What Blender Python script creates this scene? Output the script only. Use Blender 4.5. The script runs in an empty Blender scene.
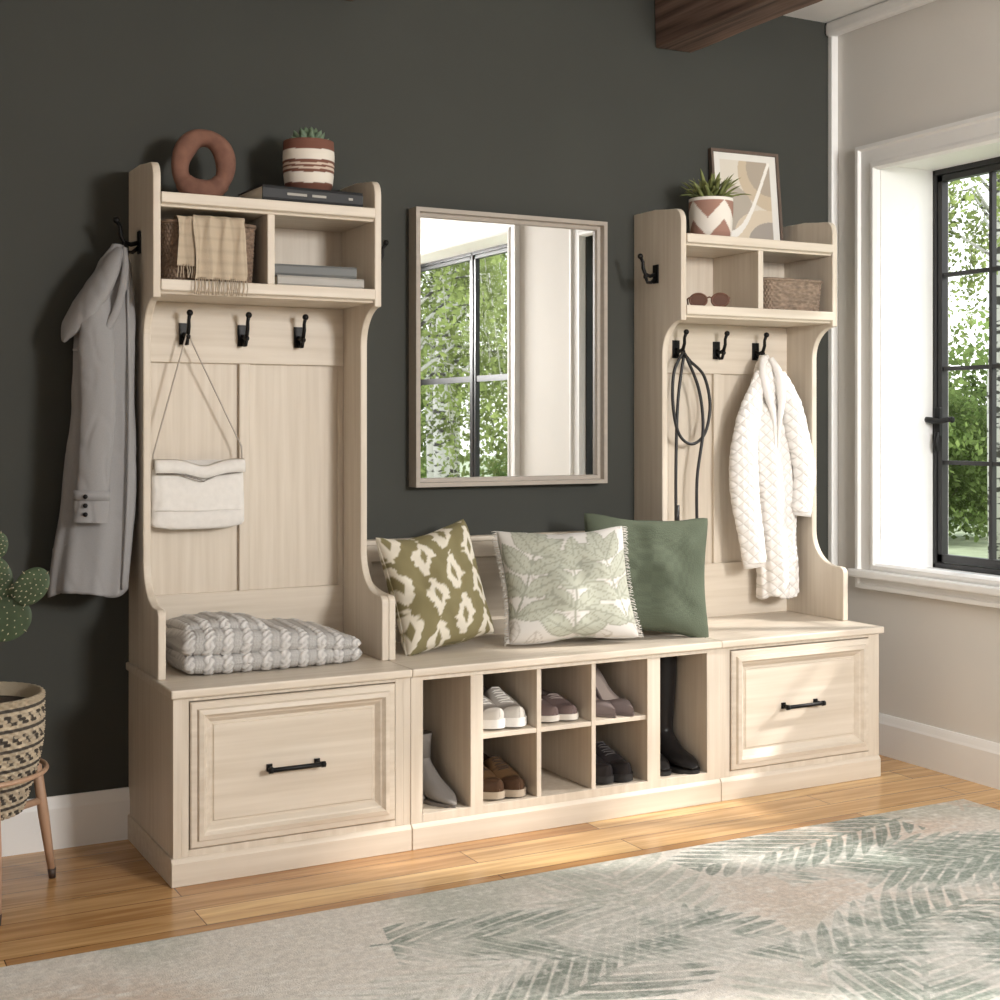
import bpy, bmesh, math, random
import numpy as np
from mathutils import Vector, Matrix, noise
PI=math.pi; R=math.radians
scene=bpy.context.scene; COL=scene.collection
random.seed(4); rng=np.random.RandomState(3)
scene.view_settings.view_transform='Standard'

# ------------------------------------------------------------------ camera
CAM=Vector((-.872,-3.736,1.10)); AN=R(28.1); FPX=1390.0
cd=bpy.data.cameras.new('camera'); cam=bpy.data.objects.new('camera',cd); COL.objects.link(cam)
cam.location=CAM; cam.rotation_euler=(R(90),0,-AN); cd.lens=36*FPX/1000; cd.sensor_width=36; cd.shift_y=-.075
scene.camera=cam
def onY(u,v,Y):
    k=(u-500)/FPX
    dx=math.sin(AN)+math.cos(AN)*k; dy=math.cos(AN)-math.sin(AN)*k; dz=(425-v)/FPX
    t=(Y-CAM.y)/dy
    return Vector((CAM.x+t*dx,Y,CAM.z+t*dz))

# ------------------------------------------------------------------ materials
def lin(c):
    c=np.array(c,float)/255.0
    return np.where(c<=.04045,c/12.92,((c+.055)/1.055)**2.4)
def rgba(c): 
    l=lin(c); return (float(l[0]),float(l[1]),float(l[2]),1)
def newmat(name):
    m=bpy.data.materials.new(name); m.use_nodes=True; nt=m.node_tree
    b=[n for n in nt.nodes if n.type=='BSDF_PRINCIPLED'][0]
    return m,nt,b
def N(nt,t,**kw):
    n=nt.nodes.new(t)
    for k,v in kw.items(): setattr(n,k,v)
    return n
def M(name,c,rough=.6,metal=0,var=.12,scale=(8,8,8),bump=0,bdist=.002,c2=None,detail=4,spec=.5,sheen=0):
    m,nt,b=newmat(name); L=nt.links
    tc=N(nt,'ShaderNodeTexCoord'); mp=N(nt,'ShaderNodeMapping'); mp.inputs['Scale'].default_value=scale
    L.new(tc.outputs['Object'],mp.inputs[0])
    nz=N(nt,'ShaderNodeTexNoise'); nz.inputs['Scale'].default_value=1; nz.inputs['Detail'].default_value=detail
    L.new(mp.outputs[0],nz.inputs['Vector'])
    cr=N(nt,'ShaderNodeValToRGB'); cr.color_ramp.elements[0].position=.3; cr.color_ramp.elements[1].position=.7
    a=rgba(c2) if c2 else tuple(x*(1-var) for x in rgba(c)[:3])+(1,)
    bb=tuple(min(1,x*(1+var*(0 if c2 else 1))) for x in rgba(c)[:3])+(1,)
    cr.color_ramp.elements[0].color=a; cr.color_ramp.elements[1].color=bb
    L.new(nz.outputs[0],cr.inputs[0]); L.new(cr.outputs[0],b.inputs['Base Color'])
    b.inputs['Roughness'].default_value=rough; b.inputs['Metallic'].default_value=metal
    b.inputs['Specular IOR Level'].default_value=spec
    if sheen: b.inputs['Sheen Weight'].default_value=sheen
    if bump:
        bp=N(nt,'ShaderNodeBump'); bp.inputs['Strength'].default_value=bump; bp.inputs['Distance'].default_value=bdist
        L.new(nz.outputs[0],bp.inputs['Height']); L.new(bp.outputs[0],b.inputs['Normal'])
    return m
def Matt(name,rough=.85,bscale=400,bump=.3,mixc=None,mixscale=60,mixamt=.0):
    m,nt,b=newmat(name); L=nt.links
    at=N(nt,'ShaderNodeAttribute'); at.attribute_name='Col'
    tc=N(nt,'ShaderNodeTexCoord'); nz=N(nt,'ShaderNodeTexNoise'); nz.inputs['Scale'].default_value=bscale
    L.new(tc.outputs['Object'],nz.inputs['Vector'])
    out=at.outputs['Color']
    if mixc:
        n2=N(nt,'ShaderNodeTexNoise'); n2.inputs['Scale'].default_value=mixscale; n2.inputs['Detail'].default_value=6
        L.new(tc.outputs['Object'],n2.inputs['Vector'])
        cr=N(nt,'ShaderNodeValToRGB'); cr.color_ramp.elements[0].position=.48; cr.color_ramp.elements[1].position=.62
        cr.color_ramp.elements[0].color=(0,0,0,1); cr.color_ramp.elements[1].color=(mixamt,)*3+(1,)
        L.new(n2.outputs[0],cr.inputs[0])
        mx=N(nt,'ShaderNodeMixRGB'); L.new(cr.outputs[0],mx.inputs[0]); L.new(out,mx.inputs[1]); mx.inputs[2].default_value=rgba(mixc)
        out=mx.outputs[0]
    L.new(out,b.inputs['Base Color']); b.inputs['Roughness'].default_value=rough; b.inputs['Specular IOR Level'].default_value=.2
    bp=N(nt,'ShaderNodeBump'); bp.inputs['Strength'].default_value=bump; bp.inputs['Distance'].default_value=.002
    L.new(nz.outputs[0],bp.inputs['Height']); L.new(bp.outputs[0],b.inputs['Normal'])
    return m

WOODC=(214,203,188)
woodv=M('pale_oak_upright_grain',WOODC,.5,scale=(55,55,2.4),c2=(199,186,169),bump=.05,detail=9)
woodh=M('pale_oak_level_grain',(215,204,189),.5,scale=(2.4,55,55),c2=(200,187,170),bump=.05,detail=9)
woodtop=M('pale_oak_top',(217,206,191),.42,scale=(2.4,55,55),c2=(203,190,173),bump=.04,detail=9)
black=M('black_iron',(22,21,21),.45,.6,scale=(30,30,30))
darkwall=M('charcoal_green_paint',(57,58,53),.8,var=.05,scale=(3,3,3),bump=.04)
palewall=M('warm_white_paint',(220,216,210),.85,var=.02,scale=(3,3,3))
white=M('white_trim_paint',(237,236,234),.5,var=.01)
beammat=M('dark_brown_beam',(132,106,94),.75,scale=(45,1.6,45),c2=(66,49,42),bump=.8,bdist=.006,detail=8)
bronze=M('dark_bronze_window_metal',(42,41,41),.4,.3,var=.1)
mirframe=M('greige_mirror_frame',(160,150,139),.5,var=.05,scale=(3,60,60))
glassm,nt,b=newmat('mirror_glass'); b.inputs['Base Color'].default_value=(.91,.92,.92,1); b.inputs['Metallic'].default_value=1; b.inputs['Roughness'].default_value=.01
pane,nt,b=newmat('window_glass'); nt.nodes.remove(b)
tr=N(nt,'ShaderNodeBsdfTransparent'); gl=N(nt,'ShaderNodeBsdfGlossy'); gl.inputs['Roughness'].default_value=.02
mx=N(nt,'ShaderNodeMixShader'); mx.inputs[0].default_value=.002
nt.links.new(tr.outputs[0],mx.inputs[1]); nt.links.new(gl.outputs[0],mx.inputs[2]); nt.links.new(mx.outputs[0],nt.nodes['Material Output'].inputs[0])

# floor
floorm,nt,b=newmat('honey_oak_planks'); L=nt.links
tc=N(nt,'ShaderNodeTexCoord'); br=N(nt,'ShaderNodeTexBrick'); br.offset=.37; br.offset_frequency=2
br.inputs['Scale'].default_value=1; br.inputs['Brick Width'].default_value=1.15; br.inputs['Row Height'].default_value=.105
br.inputs['Mortar Size'].default_value=.0013; br.inputs['Mortar Smooth'].default_value=.1; br.inputs['Bias'].default_value=0
br.inputs['Color1'].default_value=rgba((234,196,140)); br.inputs['Color2'].default_value=rgba((188,142,92)); br.inputs['Mortar'].default_value=rgba((116,78,44))
L.new(tc.outputs['Object'],br.inputs['Vector'])
mp=N(nt,'ShaderNodeMapping'); mp.inputs['Scale'].default_value=(2.2,34,1); L.new(tc.outputs['Object'],mp.inputs[0])
nz=N(nt,'ShaderNodeTexNoise'); nz.inputs['Scale'].default_value=1; nz.inputs['Detail'].default_value=8; nz.inputs['Distortion'].default_value=.8; L.new(mp.outputs[0],nz.inputs['Vector'])
cr=N(nt,'ShaderNodeValToRGB'); cr.color_ramp.elements[0].position=.35; cr.color_ramp.elements[1].position=.62
cr.color_ramp.elements[0].color=(.66,.58,.50,1); cr.color_ramp.elements[1].color=(1.0,1.0,1.0,1); L.new(nz.outputs[0],cr.inputs[0])
mu=N(nt,'ShaderNodeMixRGB',blend_type='MULTIPLY'); mu.inputs[0].default_value=1; L.new(br.outputs[0],mu.inputs[1]); L.new(cr.outputs[0],mu.inputs[2])
L.new(mu.outputs[0],b.inputs['Base Color']); b.inputs['Roughness'].default_value=.24

# ------------------------------------------------------------------ mesh builder
class MB:
    def __init__(s): s.v=[]; s.f=[]; s.sm=[]; s.c=[]
    def add(s,vs,fs,smooth=False,col=None):
        o=len(s.v); s.v+= [tuple(p) for p in vs]; s.f+=[[i+o for i in f] for f in fs]; s.sm+=[smooth]*len(fs)
        if col is None: s.c+=[(1,1,1)]*len(vs)
        elif len(col)==len(vs) and not isinstance(col[0],(int,float)): s.c+=[tuple(x) for x in col]
        else: s.c+=[tuple(col)]*len(vs)
        return s
    def box(s,x0,x1,y0,y1,z0,z1):
        v=[(x,y,z) for x in (x0,x1) for y in (y0,y1) for z in (z0,z1)]
        return s.add(v,[(0,1,3,2),(4,6,7,5),(0,4,5,1),(2,3,7,6),(0,2,6,4),(1,5,7,3)])
    def loft(s,rings,cap=True,smooth=True,closed=True,col=None):
        n=len(rings[0]); v=[p for r in rings for p in r]; f=[]
        for i in range(len(rings)-1):
            for j in range(n if closed else n-1):
                k=(j+1)%n; f.append((i*n+j,i*n+k,(i+1)*n+k,(i+1)*n+j))
        if cap and closed: f.append(tuple(range(n))[::-1]); f.append(tuple((len(rings)-1)*n+j for j in range(n)))
        return s.add(v,f,smooth,col)
    def tube(s,path,rad,n=8,flat=1.0,cap=True,col=None,up=None):
        P=[Vector(p) for p in path]; m=len(P)
        rr=rad if isinstance(rad,(list,tuple)) else [rad]*m
        rings=[]; ref=Vector(up) if up else None
        for i in range(m):
            d=(P[min(i+1,m-1)]-P[max(i-1,0)]).normalized()
            if ref is None:
                ref=Vector((0,0,1)) if abs(d.z)<.9 else Vector((1,0,0))
            a=(ref-d*ref.dot(d))
            if a.length<1e-5: a=d.orthogonal()
            a.normalize(); ref=a if not up else ref; bb=d.cross(a)
            rings.append([P[i]+(a*math.cos(t)*flat+bb*math.sin(t))*rr[i] for t in [2*PI*j/n for j in range(n)]])
        return s.loft(rings,cap,True,col=col)
    def lathe(s,prof,n=32,c=(0,0,0),cap=True,col=None,smooth=True):
        return s.loft([[(c[0]+r*math.cos(2*PI*j/n),c[1]+r*math.sin(2*PI*j/n),c[2]+z) for j in range(n)] for r,z in prof],cap,smooth,col=col)
    def extr(s,poly,x0,x1):
        n=len(poly); v=[(x0,y,z) for y,z in poly]+[(x1,y,z) for y,z in poly]
        f=[tuple(range(n)),tuple(range(2*n-1,n-1,-1))]+[(i,n+i,n+(i+1)%n,(i+1)%n) for i in range(n)]
        return s.add(v,f)
    def rings(s,x0,x1,z0,z1,lst,fill=True,mapf=lambda a,d,z:(a,d,z)):
        rs=[[mapf(x0+i,y,z0+i),mapf(x1-i,y,z0+i),mapf(x1-i,y,z1-i),mapf(x0+i,y,z1-i)] for i,y in lst]
        n=4; v=[p for r in rs for p in r]; f=[]
        for i in range(len(rs)-1):
            for j in range(4): k=(j+1)%4; f.append((i*4+j,i*4+k,(i+1)*4+k,(i+1)*4+j))
        if fill: o=(len(rs)-1)*4; f.append((o,o+1,o+2,o+3)); f.append((3,2,1,0))
        return s.add(v,f)
    def ell(s,c,r,n=16,m=10,e=1.0,rot=None,col=None):
        v=[];f=[]
        sg=lambda a,p:math.copysign(abs(a)**p,a)
        for i in range(m+1):
            ph=-PI/2+PI*i/m
            for j in range(n):
                th=2*PI*j/n
                p=Vector((r[0]*sg(math.cos(ph),e)*sg(math.cos(th),e),r[1]*sg(math.cos(ph),e)*sg(math.sin(th),e),r[2]*sg(math.sin(ph),e)))
                if rot is not None: p=rot@p
                v.append(p+Vector(c))
        for i in range(m):
            for j in range(n): k=(j+1)%n; f.append((i*n+j,i*n+k,(i+1)*n+k,(i+1)*n+j))
        return s.add(v,f,True,col)
    def build(s,name,mat,parent=None,bevel=0,attr=False,loc=None,rot=None,recalc=True,label=None,disp=None):
        me=bpy.data.meshes.new(name); me.from_pydata(s.v,[],s.f); me.update()
        me.polygons.foreach_set('use_smooth',s.sm)
        if attr:
            a=me.color_attributes.new('Col','FLOAT_COLOR','POINT')
            arr=np.ones((len(s.v),4),np.float32); arr[:,:3]=lin(np.array(s.c)); a.data.foreach_set('color',arr.ravel())
        if recalc:
            bm=bmesh.new(); bm.from_mesh(me); bmesh.ops.remove_doubles(bm,verts=bm.verts,dist=1e-6); bmesh.ops.recalc_face_normals(bm,faces=bm.faces)
            if disp:
                bm.normal_update()
                offs=[(v,v.normal*disp(v.co,v.normal)) for v in bm.verts]
                for v,o_ in offs: v.co+=o_
            bm.to_mesh(me); bm.free()
        me.materials.append(mat)
        o=bpy.data.objects.new(name,me); COL.objects.link(o)
        if parent: o.parent=parent
        if loc is not None: o.location=loc
        if rot is not None: o.rotation_euler=rot
        if bevel:
            b=o.modifiers.new('bevel','BEVEL'); b.width=bevel; b.segments=2; b.limit_method='ANGLE'; b.angle_limit=R(40)
        if label: o['label']=label
        return o
def thing(name,label,cat,loc=(0,0,0),rot=(0,0,0),group=None):
    o=bpy.data.objects.new(name,None); COL.objects.link(o); o.empty_display_size=.1
    o.location=loc; o.rotation_euler=rot; return tag(o,label,cat,group)
def tag(o,label,cat,group=None):
    o['label']=label; o['category']=cat
    if group: o['group']=group
    return o
def struct(o,label=None,cat=None):
    o['kind']='structure'
    if label: o['label']=label
    if cat: o['category']=cat
    return o

# ------------------------------------------------------------------ room
XW=2.447; ZC=2.50; XL=-2.7; YB=-6.2
WINS=[(-.226,-1.70,.600,1.975),(-2.40,-4.20,.36,2.08)]; XO=2.76
struct(MB().box(XL-.1,XO,YB-.1,.1,-.1,0).build('floor',floorm),'honey coloured oak plank floor','floor')
struct(MB().box(XL-.1,XO,0,.12,0,ZC).build('wall_back',darkwall),'dark charcoal painted wall','wall')
w=MB()
for a,b_ in ((0,-.226),(-1.70,-2.40),(-4.20,YB)): w.box(XW,XO,b_,a,0,ZC)
for a,b_,q0,q1 in WINS: w.box(XW,XO,b_,a,0,q0-.02); w.box(XW,XO,b_,a,q1,ZC)
struct(w.build('wall_right',palewall,recalc=False),'warm white wall with deep set windows','wall')
struct(MB().box(XL-.1,XL,YB,0,0,ZC).build('wall_left',palewall),'pale side wall','wall')
struct(MB().box(XL,XO,YB-.1,YB,0,ZC).build('wall_front',palewall),'pale wall behind the camera','wall')
struct(MB().box(XL-.1,XO,YB-.1,.12,ZC,ZC+.1).build('ceiling',white),'white ceiling','ceiling')
def bb_prof(m,h=.135,t=.016): return [(0,0),(-t,0),(-t,h-.03),(-t*.8,h-.022),(-t*.55,h-.008),(-t*.35,h),(0,h)]
struct(MB().extr(bb_prof(0),XL,XW).build('baseboard_back',white),'white baseboard below dark wall','baseboard')
o=MB().extr(bb_prof(0),-YB,0).build('baseboard_right',white); o.rotation_euler=(0,0,R(-90)); o.location=(XW,0,0)
struct(o,'white baseboard along the window wall','baseboard')
struct(MB().box(XW-.045,XW,YB,0,ZC-.05,ZC).build('trim_1',white,bevel=.012),'white crown trim at ceiling','trim')
struct(MB().box(XW-.03,XW,-.022,0,0,ZC).build('trim_2',white,bevel=.004),'white vertical trim in the room corner','trim')
for i,x in enumerate((1.692,.50,-.69)):
    m=MB()
    P=[(x,2.322),(x+.14,2.322),(x+.14,ZC),(x,ZC)]
    n=40; rs=[]
    for k in range(n+1):
        y=YB+(0-YB)*k/n
        rs.append([(px+.006*noise.noise(Vector((px*9,y*3,pz*5))),y,min(ZC,pz+(.006*noise.noise(Vector((px*7,y*4,3))) if pz<2.4 else 0))) for px,pz in P])
    m.loft(rs,True,False)
    struct(m.build('trim_%d'%(3+i),beammat,bevel=.006),'rough dark brown wooden ceiling beam','beam')

def window(name,ya,yb,WZ0,WZ1,nc,zs,label,cols=2,latch=True,mun=.007):
    t=struct(thing(name,label,'window',(XW,0,0)))
    mp=lambda a,d,z:(d,a,z)
    W=abs(yb-ya)
    c=MB(); cw=.088
    lst=[(0,0),(0,-.030),(.012,-.030),(.018,-.020),(.060,-.020),(.070,-.026),(.080,-.026),(.088,-.014),(.088,0.0)]
    c.rings(yb-cw,ya+cw,WZ0-.05,WZ1+cw-.02,lst,False,mp)
    c.build('casing',white,t)
    j=MB(); j.box(0,.25,ya-.004,ya+.0,WZ0,WZ1).box(0,.25,yb,yb+.004,WZ0,WZ1).box(0,.25,yb,ya,WZ1-.004,WZ1); j.build('jamb',white,t)
    MB().box(-.050,.25,yb-.11,ya+.11,WZ0-.014,WZ0+.012).build('window_sill',white,t,bevel=.006)
    MB().box(-.022,0,yb-.09,ya+.09,WZ0-.054,WZ0-.014).build('apron',white,t,bevel=.006)
    z0,z1=WZ0+.012,WZ1-.004; x0,x1=.235,.275
    fr=MB(); fw=.018
    fr.box(x0,x1,yb,yb+fw,z0,z1).box(x0,x1,ya-fw,ya,z0,z1).box(x0,x1,yb,ya,z0,z0+fw).box(x0,x1,yb,ya,z1-fw,z1)
    fr.box(.0,x0,yb+.004,yb+.012,z0,z1)
    cwid=W/nc
    for k in range(1,nc): y=yb+cwid*k; fr.box(x0,x1,y-.012,y+.012,z0,z1)
    fr.build('window_frame',bronze,t,bevel=.003)
    for k in range(nc):
        a=yb+cwid*k+(fw if k==0 else .012)+.003; b_=yb+cwid*(k+1)-(fw if k==nc-1 else .012)-.003
        s=MB(); q=.02; u0,u1=x0+.006,x1-.006; A,B=z0+fw+.003,z1-fw-.003
        s.box(u0,u1,a,a+q,A,B).box(u0,u1,b_-q,b_,A,B).box(u0,u1,a,b_,A,A+q+.006).box(u0,u1,a,b_,B-q,B)
        for cc in range(1,cols):
            my=a+(b_-a)*cc/cols; s.box(u0+.004,u1-.004,my-mun,my+mun,A,B)
        for z in zs: s.box(u0+.005,u1-.005,a,b_,z-mun,z+mun)
        so=s.build('sash',bronze,t)
        MB().box(.253,.256,a+q,b_-q,A+q,B-q).build('pane',pane,so)
        if latch and k==nc-1:
            h=MB(); yy=b_-.008; zc=1.115
            h.box(u0-.012,u0,yy-.012,yy+.012,zc-.055,zc+.045)
            h.tube([(u0-.012,yy,zc),(u0-.034,yy,zc)],.009,10)
            h.tube([(u0-.034,yy+.03,zc+.004),(u0-.036,yy,zc),(u0-.036,yy-.035,zc-.002),(u0-.036,yy-.080,zc+.004),(u0-.036,yy-.095,zc+.002)],[.010,.011,.008,.009,.011],10)
            h.tube([(u0-.014,yy-.004,zc-.04),(u0-.022,yy-.004,zc-.08),(u0-.016,yy-.004,zc-.105)],[.008,.008,.006],8)
            h.build('latch_handle',black,so,bevel=.002)
    return t
_A,_B=.633,1.950
window('window_1',*WINS[0],3,[_A+.02+(_B-_A-.04)*k/4 for k in (1,2,3)],'deep set dark framed casement window with white casing beside the hall tree')
window('window_2',*WINS[1],2,[.66,1.36],'large dark framed window further along the pale wall, seen in the mirror',cols=1,mun=.017)

# ------------------------------------------------------------------ furniture
def arc(cy,cz,ry,rz,a0,a1,n=10): return [(cy+ry*math.cos(R(a0+(a1-a0)*i/n)),cz+rz*math.sin(R(a0+(a1-a0)*i/n))) for i in range(n+1)]
ZT=.469
FOOT=[(0,ZT),(-.31,ZT),(-.31,.622)]+arc(-.29,.622,-.02,.02,0,90,5)
TOWER=FOOT+[(-.27,.642)]+arc(-.27,.752,.11,.11,-90,0,12)[1:]+arc(-.26,1.32,.10,.10,0,90,12)+[(-.26,1.722)]+arc(-.225,1.722,-.035,.042,0,90,6)+[(-.18,1.768),(-.12,1.775),(0,1.775)]
ARM=FOOT+[(-.27,.642)]+arc(-.27,.760,.21,.118,-90,0,14)[1:]+arc(-.045,.762,-.015,.012,0,90,4)+[(0,.774)]
def hook(parent,pos,rz=0):
    m=MB(); m.box(-.013,.013,-.005,0,-.032,.026)
    m.tube([(0,-.004,-.004),(0,-.024,-.010),(0,-.042,-.004),(0,-.050,.014),(0,-.050,.032),(0,-.058,.046)],[.006,.006,.006,.0055,.005,.0055],8,flat=1.0)
    m.ell((0,-.060,.050),(.009,.009,.009),10,8)
    m.tube([(0,-.004,-.016),(0,-.020,-.030),(0,-.033,-.030),(0,-.040,-.016)],.0052,8); m.ell((0,-.041,-.012),(.008,.008,.008),10,8)
    return m.build('hook',black,parent,loc=pos,rot=(0,0,rz))
def drawer(t,x0,x1,z0,z1):
    m=MB().rings(x0,x1,z0,z1,[(0,-.40),(0,-.453),(.003,-.456),(.016,-.456),(.019,-.464),(.030,-.466),(.037,-.457),(.041,-.455),(.052,-.443),(.057,-.443),(.060,-.447)])
    d=m.build('drawer',woodh,t)
    h=MB(); cx=(x0+x1)/2-.006; cz=(z0+z1)/2-.004
    for s_ in (-1,1):
        h.box(cx+s_*.062-.007,cx+s_*.062+.007,-.452,-.445,cz-.009,cz+.009); h.tube([(cx+s_*.062,-.447,cz),(cx+s_*.062,-.476,cz)],.0055,8)
    h.tube([(cx-.074,-.476,cz),(cx-.070,-.478,cz),(cx+.070,-.478,cz),(cx+.074,-.476,cz)],[.004,.006,.006,.004],10)
    for s_ in (-1,1): h.tube([(cx+s_*.068-.005,-.478,cz),(cx+s_*.068+.005,-.478,cz)],.0078,10)
    h.build('handle',black,d)
def base(t,x0,x1):
    MB().extr([(0,0),(-.460,0),(-.460,.055),(-.457,.060),(-.452,.066),(0,.066)],x0,x1).build('base_moulding',woodh,t,bevel=.002)
def hall_tree(x0,label,left_over,right_hook):
    t=thing('hall_tree',label,'hall tree',(x0,0,0))
    W=.62
    c=MB(); c.box(0,.02,-.45,0,.0,.448).box(W-.02,W,-.45,0,0,.448).box(.02,W-.02,-.43,0,.06,.08).box(.02,W-.02,-.012,0,.08,.448).box(.02,W-.02,-.44,-.012,.436,.448)
    c.box(.02,.038,-.45,-.43,.066,.448).box(W-.043,W-.02,-.45,-.43,.066,.448).box(.038,W-.043,-.45,-.43,.438,.448).box(.038,W-.043,-.45,-.43,.05,.082)
    c.build('cabinet_body',woodv,t,bevel=.0012)
    drawer(t,.041,W-.046,.085,.435)
    base(t,-.006 if left_over else .001,W-.001)
    MB().box(-.008 if left_over else 0,W+(0 if left_over else .010),-.464,0,.448,ZT).build('seat_top',woodtop,t,bevel=.004)
    MB().extr(TOWER,.0,.02).build('side_panel',woodv,t,bevel=.003)
    MB().extr(TOWER,W-.02,W).build('side_panel',woodv,t,bevel=.003)
    MB().box(.02,W-.02,-.018,0,ZT,1.715).build('back_panel',woodv,t)
    MB().box(.02,W-.02,-.032,-.018,1.268,1.43).build('hook_rail',woodh,t,bevel=.002)
    m=MB(); m.box(.02,W-.02,-.032,-.018,ZT,.645); m.build('bottom_rail',woodh,t,bevel=.002)
    for a,b_ in ((.02,.034),(.295,.325),(W-.034,W-.02)): MB().box(a,b_,-.031,-.018,.645,1.268).build('stile',woodv,t,bevel=.002)
    MB().extr([(-.018,1.430),(-.250,1.430),(-.252,1.436),(-.263,1.440),(-.263,1.467),(-.018,1.467)],.02,W-.02).build('shelf',woodh,t,bevel=.002)
    MB().extr([(-.018,1.650),(-.252,1.650),(-.254,1.656),(-.265,1.660),(-.265,1.686),(-.018,1.686)],.02,W-.02).build('shelf',woodh,t,bevel=.002)
    MB().box(.30,.32,-.255,-.018,1.467,1.650).build('divider',woodv,t,bevel=.002)
    for x in (.140,.302,.464): hook(t,(x,-.032,1.348))
    hook(t,(0,-.127,1.575),R(-90))
    if right_hook: hook(t,(W,-.15,1.56),R(90))
    return t
hall_tree(0,'pale oak hall tree at left with a handbag hanging inside',True,True)
hall_tree(1.61,'pale oak hall tree nearest the window with white quilted jacket hanging inside',False,False)
t=thing('shoe_bench','pale oak shoe bench with open cubbies of shoes and cushions on its seat','bench',(.62,0,0))
W=.99
c=MB(); c.box(0,.018,-.44,0,0,.448).box(W-.018,W,-.44,0,0,.448).box(0,W,-.43,0,.066,.085).box(0,W,-.012,0,.085,.448)
c.box(0,.033,-.452,-.43,.05,.448).box(W-.045,W,-.452,-.43,.05,.448).box(.033,W-.045,-.452,-.43,.05,.088).box(.033,W-.045,-.452,-.012,.436,.448)
c.box(.018,.033,-.43,-.012,.085,.436).box(W-.045,W-.018,-.43,-.012,.085,.436)
c.build('cabinet_body',woodv,t,bevel=.0012)
for a,b_ in ((.173,.211),(.736,.780)): MB().box(a,b_,-.452,-.012,.086,.436).build('upright',woodv,t,bevel=.0015)
for x in (.386,.561): MB().box(x-.007,x+.007,-.445,-.012,.086,.436).build('divider',woodv,t,bevel=.001)
MB().box(.211,.736,-.443,-.012,.262,.275).build('shelf',woodh,t,bevel=.001)
base(t,.001,W-.001)
MB().box(0,W,-.464,0,.448,ZT).build('seat_top',woodtop,t,bevel=.004)
MB().rings(.02,W-.02,ZT,.752,[(0,0),(0,-.035),(.045,-.035),(.047,-.028),(.052,-.022)]).build('backrest',woodh,t)
MB().box(.02,W-.02,-.040,0,.752,.768).build('top_rail',woodh,t,bevel=.004)
MB().extr(ARM,0,.02).build('arm_panel',woodv,t,bevel=.003); MB().extr(ARM,W-.02,W).build('arm_panel',woodv,t,bevel=.003)

# mirror
t=thing('wall_mirror','rectangular mirror in a greige frame hanging between the two hall trees','mirror',(.818,0,.918))
MB().rings(0,.658,0,.818,[(0,-.001),(0,-.054),(.012,-.054),(.014,-.034),(.024,-.032),(.027,-.016)],False).build('frame',mirframe,t)
MB().box(.026,.632,-.020,-.004,.026,.792).build('glass',glassm,t)

# ------------------------------------------------------------------ rug
def vnoise(nx,ny,gx,gy):
    g=rng.rand(gy+2,gx+2); x=np.linspace(0,gx,nx,endpoint=False); y=np.linspace(0,gy,ny,endpoint=False)
    xi=x.astype(int); yi=y.astype(int); fx=x-xi; fy=y-yi; fx=fx*fx*(3-2*fx); fy=fy*fy*(3-2*fy)
    a=g[yi][:,xi]; b_=g[yi][:,xi+1]; c_=g[yi+1][:,xi]; d=g[yi+1][:,xi+1]
    return (a*(1-fx)+b_*fx)*(1-fy)[:,None]+(c_*(1-fx)+d*fx)*fy[:,None]
rx0,rx1,ry0,ry1=-.85,2.235,-3.25,-.792
nx,ny=900,720
gx=np.linspace(rx0,rx1,nx); gy=np.linspace(ry0,ry1,ny); X,Y=np.meshgrid(gx,gy)
n1=vnoise(nx,ny,6,5); n2=.55*vnoise(nx,ny,16,12)+.45*vnoise(nx,ny,60,48); n3=vnoise(nx,ny,220,180); n4=vnoise(nx,ny,9,7); n5=vnoise(nx,ny,60,300)
base_c=np.array([221,215,206.]); pink=np.array([207,183,164.]); sage=np.array([116,127,117.]); pale=np.array([234,231,225.]); lsage=np.array([176,182,171.])
C=base_c[None,None]*np.ones((ny,nx,1))
C=C+(pink-C)*np.clip((n1-.50)*3.4,0,.85)[...,None]
C=C+(lsage-C)*np.clip((n4-.54)*3.0,0,.6)[...,None]
def frond(x,y,ang,Ln,Wd,colr,curv,alpha,spc=.05,duty=.46,sl_=1.0,clear=0):
    global C
    c_,s_=math.cos(ang),math.sin(ang)
    dx=X-x; dy=Y-y; s=(dx*c_+dy*s_)/Ln; tt=(-dx*s_+dy*c_)/Ln; tt=tt-curv*s*s
    tj=np.abs(tt)
    sl=np.clip(s-tj*sl_,0,1)
    env=(Wd/Ln)*np.sin(PI*np.clip(sl*.90+.10,0,1)**.85)**.7+1e-6
    r=tj/env
    q=(s-sl_*tj-.9*tj*tj)*Ln/spc+.35*(tt>0); ph=q%1.0; lr=.88+.12*np.sin(np.floor(q)*12.9+np.sign(tt)*3)
    inside=((s>0)&(s<1)&(r<lr))
    if clear:   # pale ground between leaflets so that each frond reads on its own
        C=C+(pale-C)*(inside*clear)[...,None]
    hw=duty*np.sin(PI*np.clip(r/lr*.84+.16,0,1))**.55
    soft=np.clip((hw-np.abs(ph-.5))/.07,0,1)
    m=np.maximum(inside*soft,((tj<.006)&(s>-.05)&(s<.97))*.9)
    vein=np.clip(1-np.abs(ph-.5)/.06,0,1)
    a=m*alpha*np.clip((n2-.20)*2.8,.25,1)*(1-.40*vein)*(.85+.4*(n3-.5))
    C=C+(colr-C)*np.clip(a,0,1)[...,None]
for i in range(10):
    frond(rng.uniform(rx0,rx1),rng.uniform(ry0,ry1),rng.uniform(0,2*PI),rng.uniform(.9,1.2),rng.uniform(.24,.32),[lsage,pink][i%2],rng.uniform(-.3,.3),.7,.07)
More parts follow.
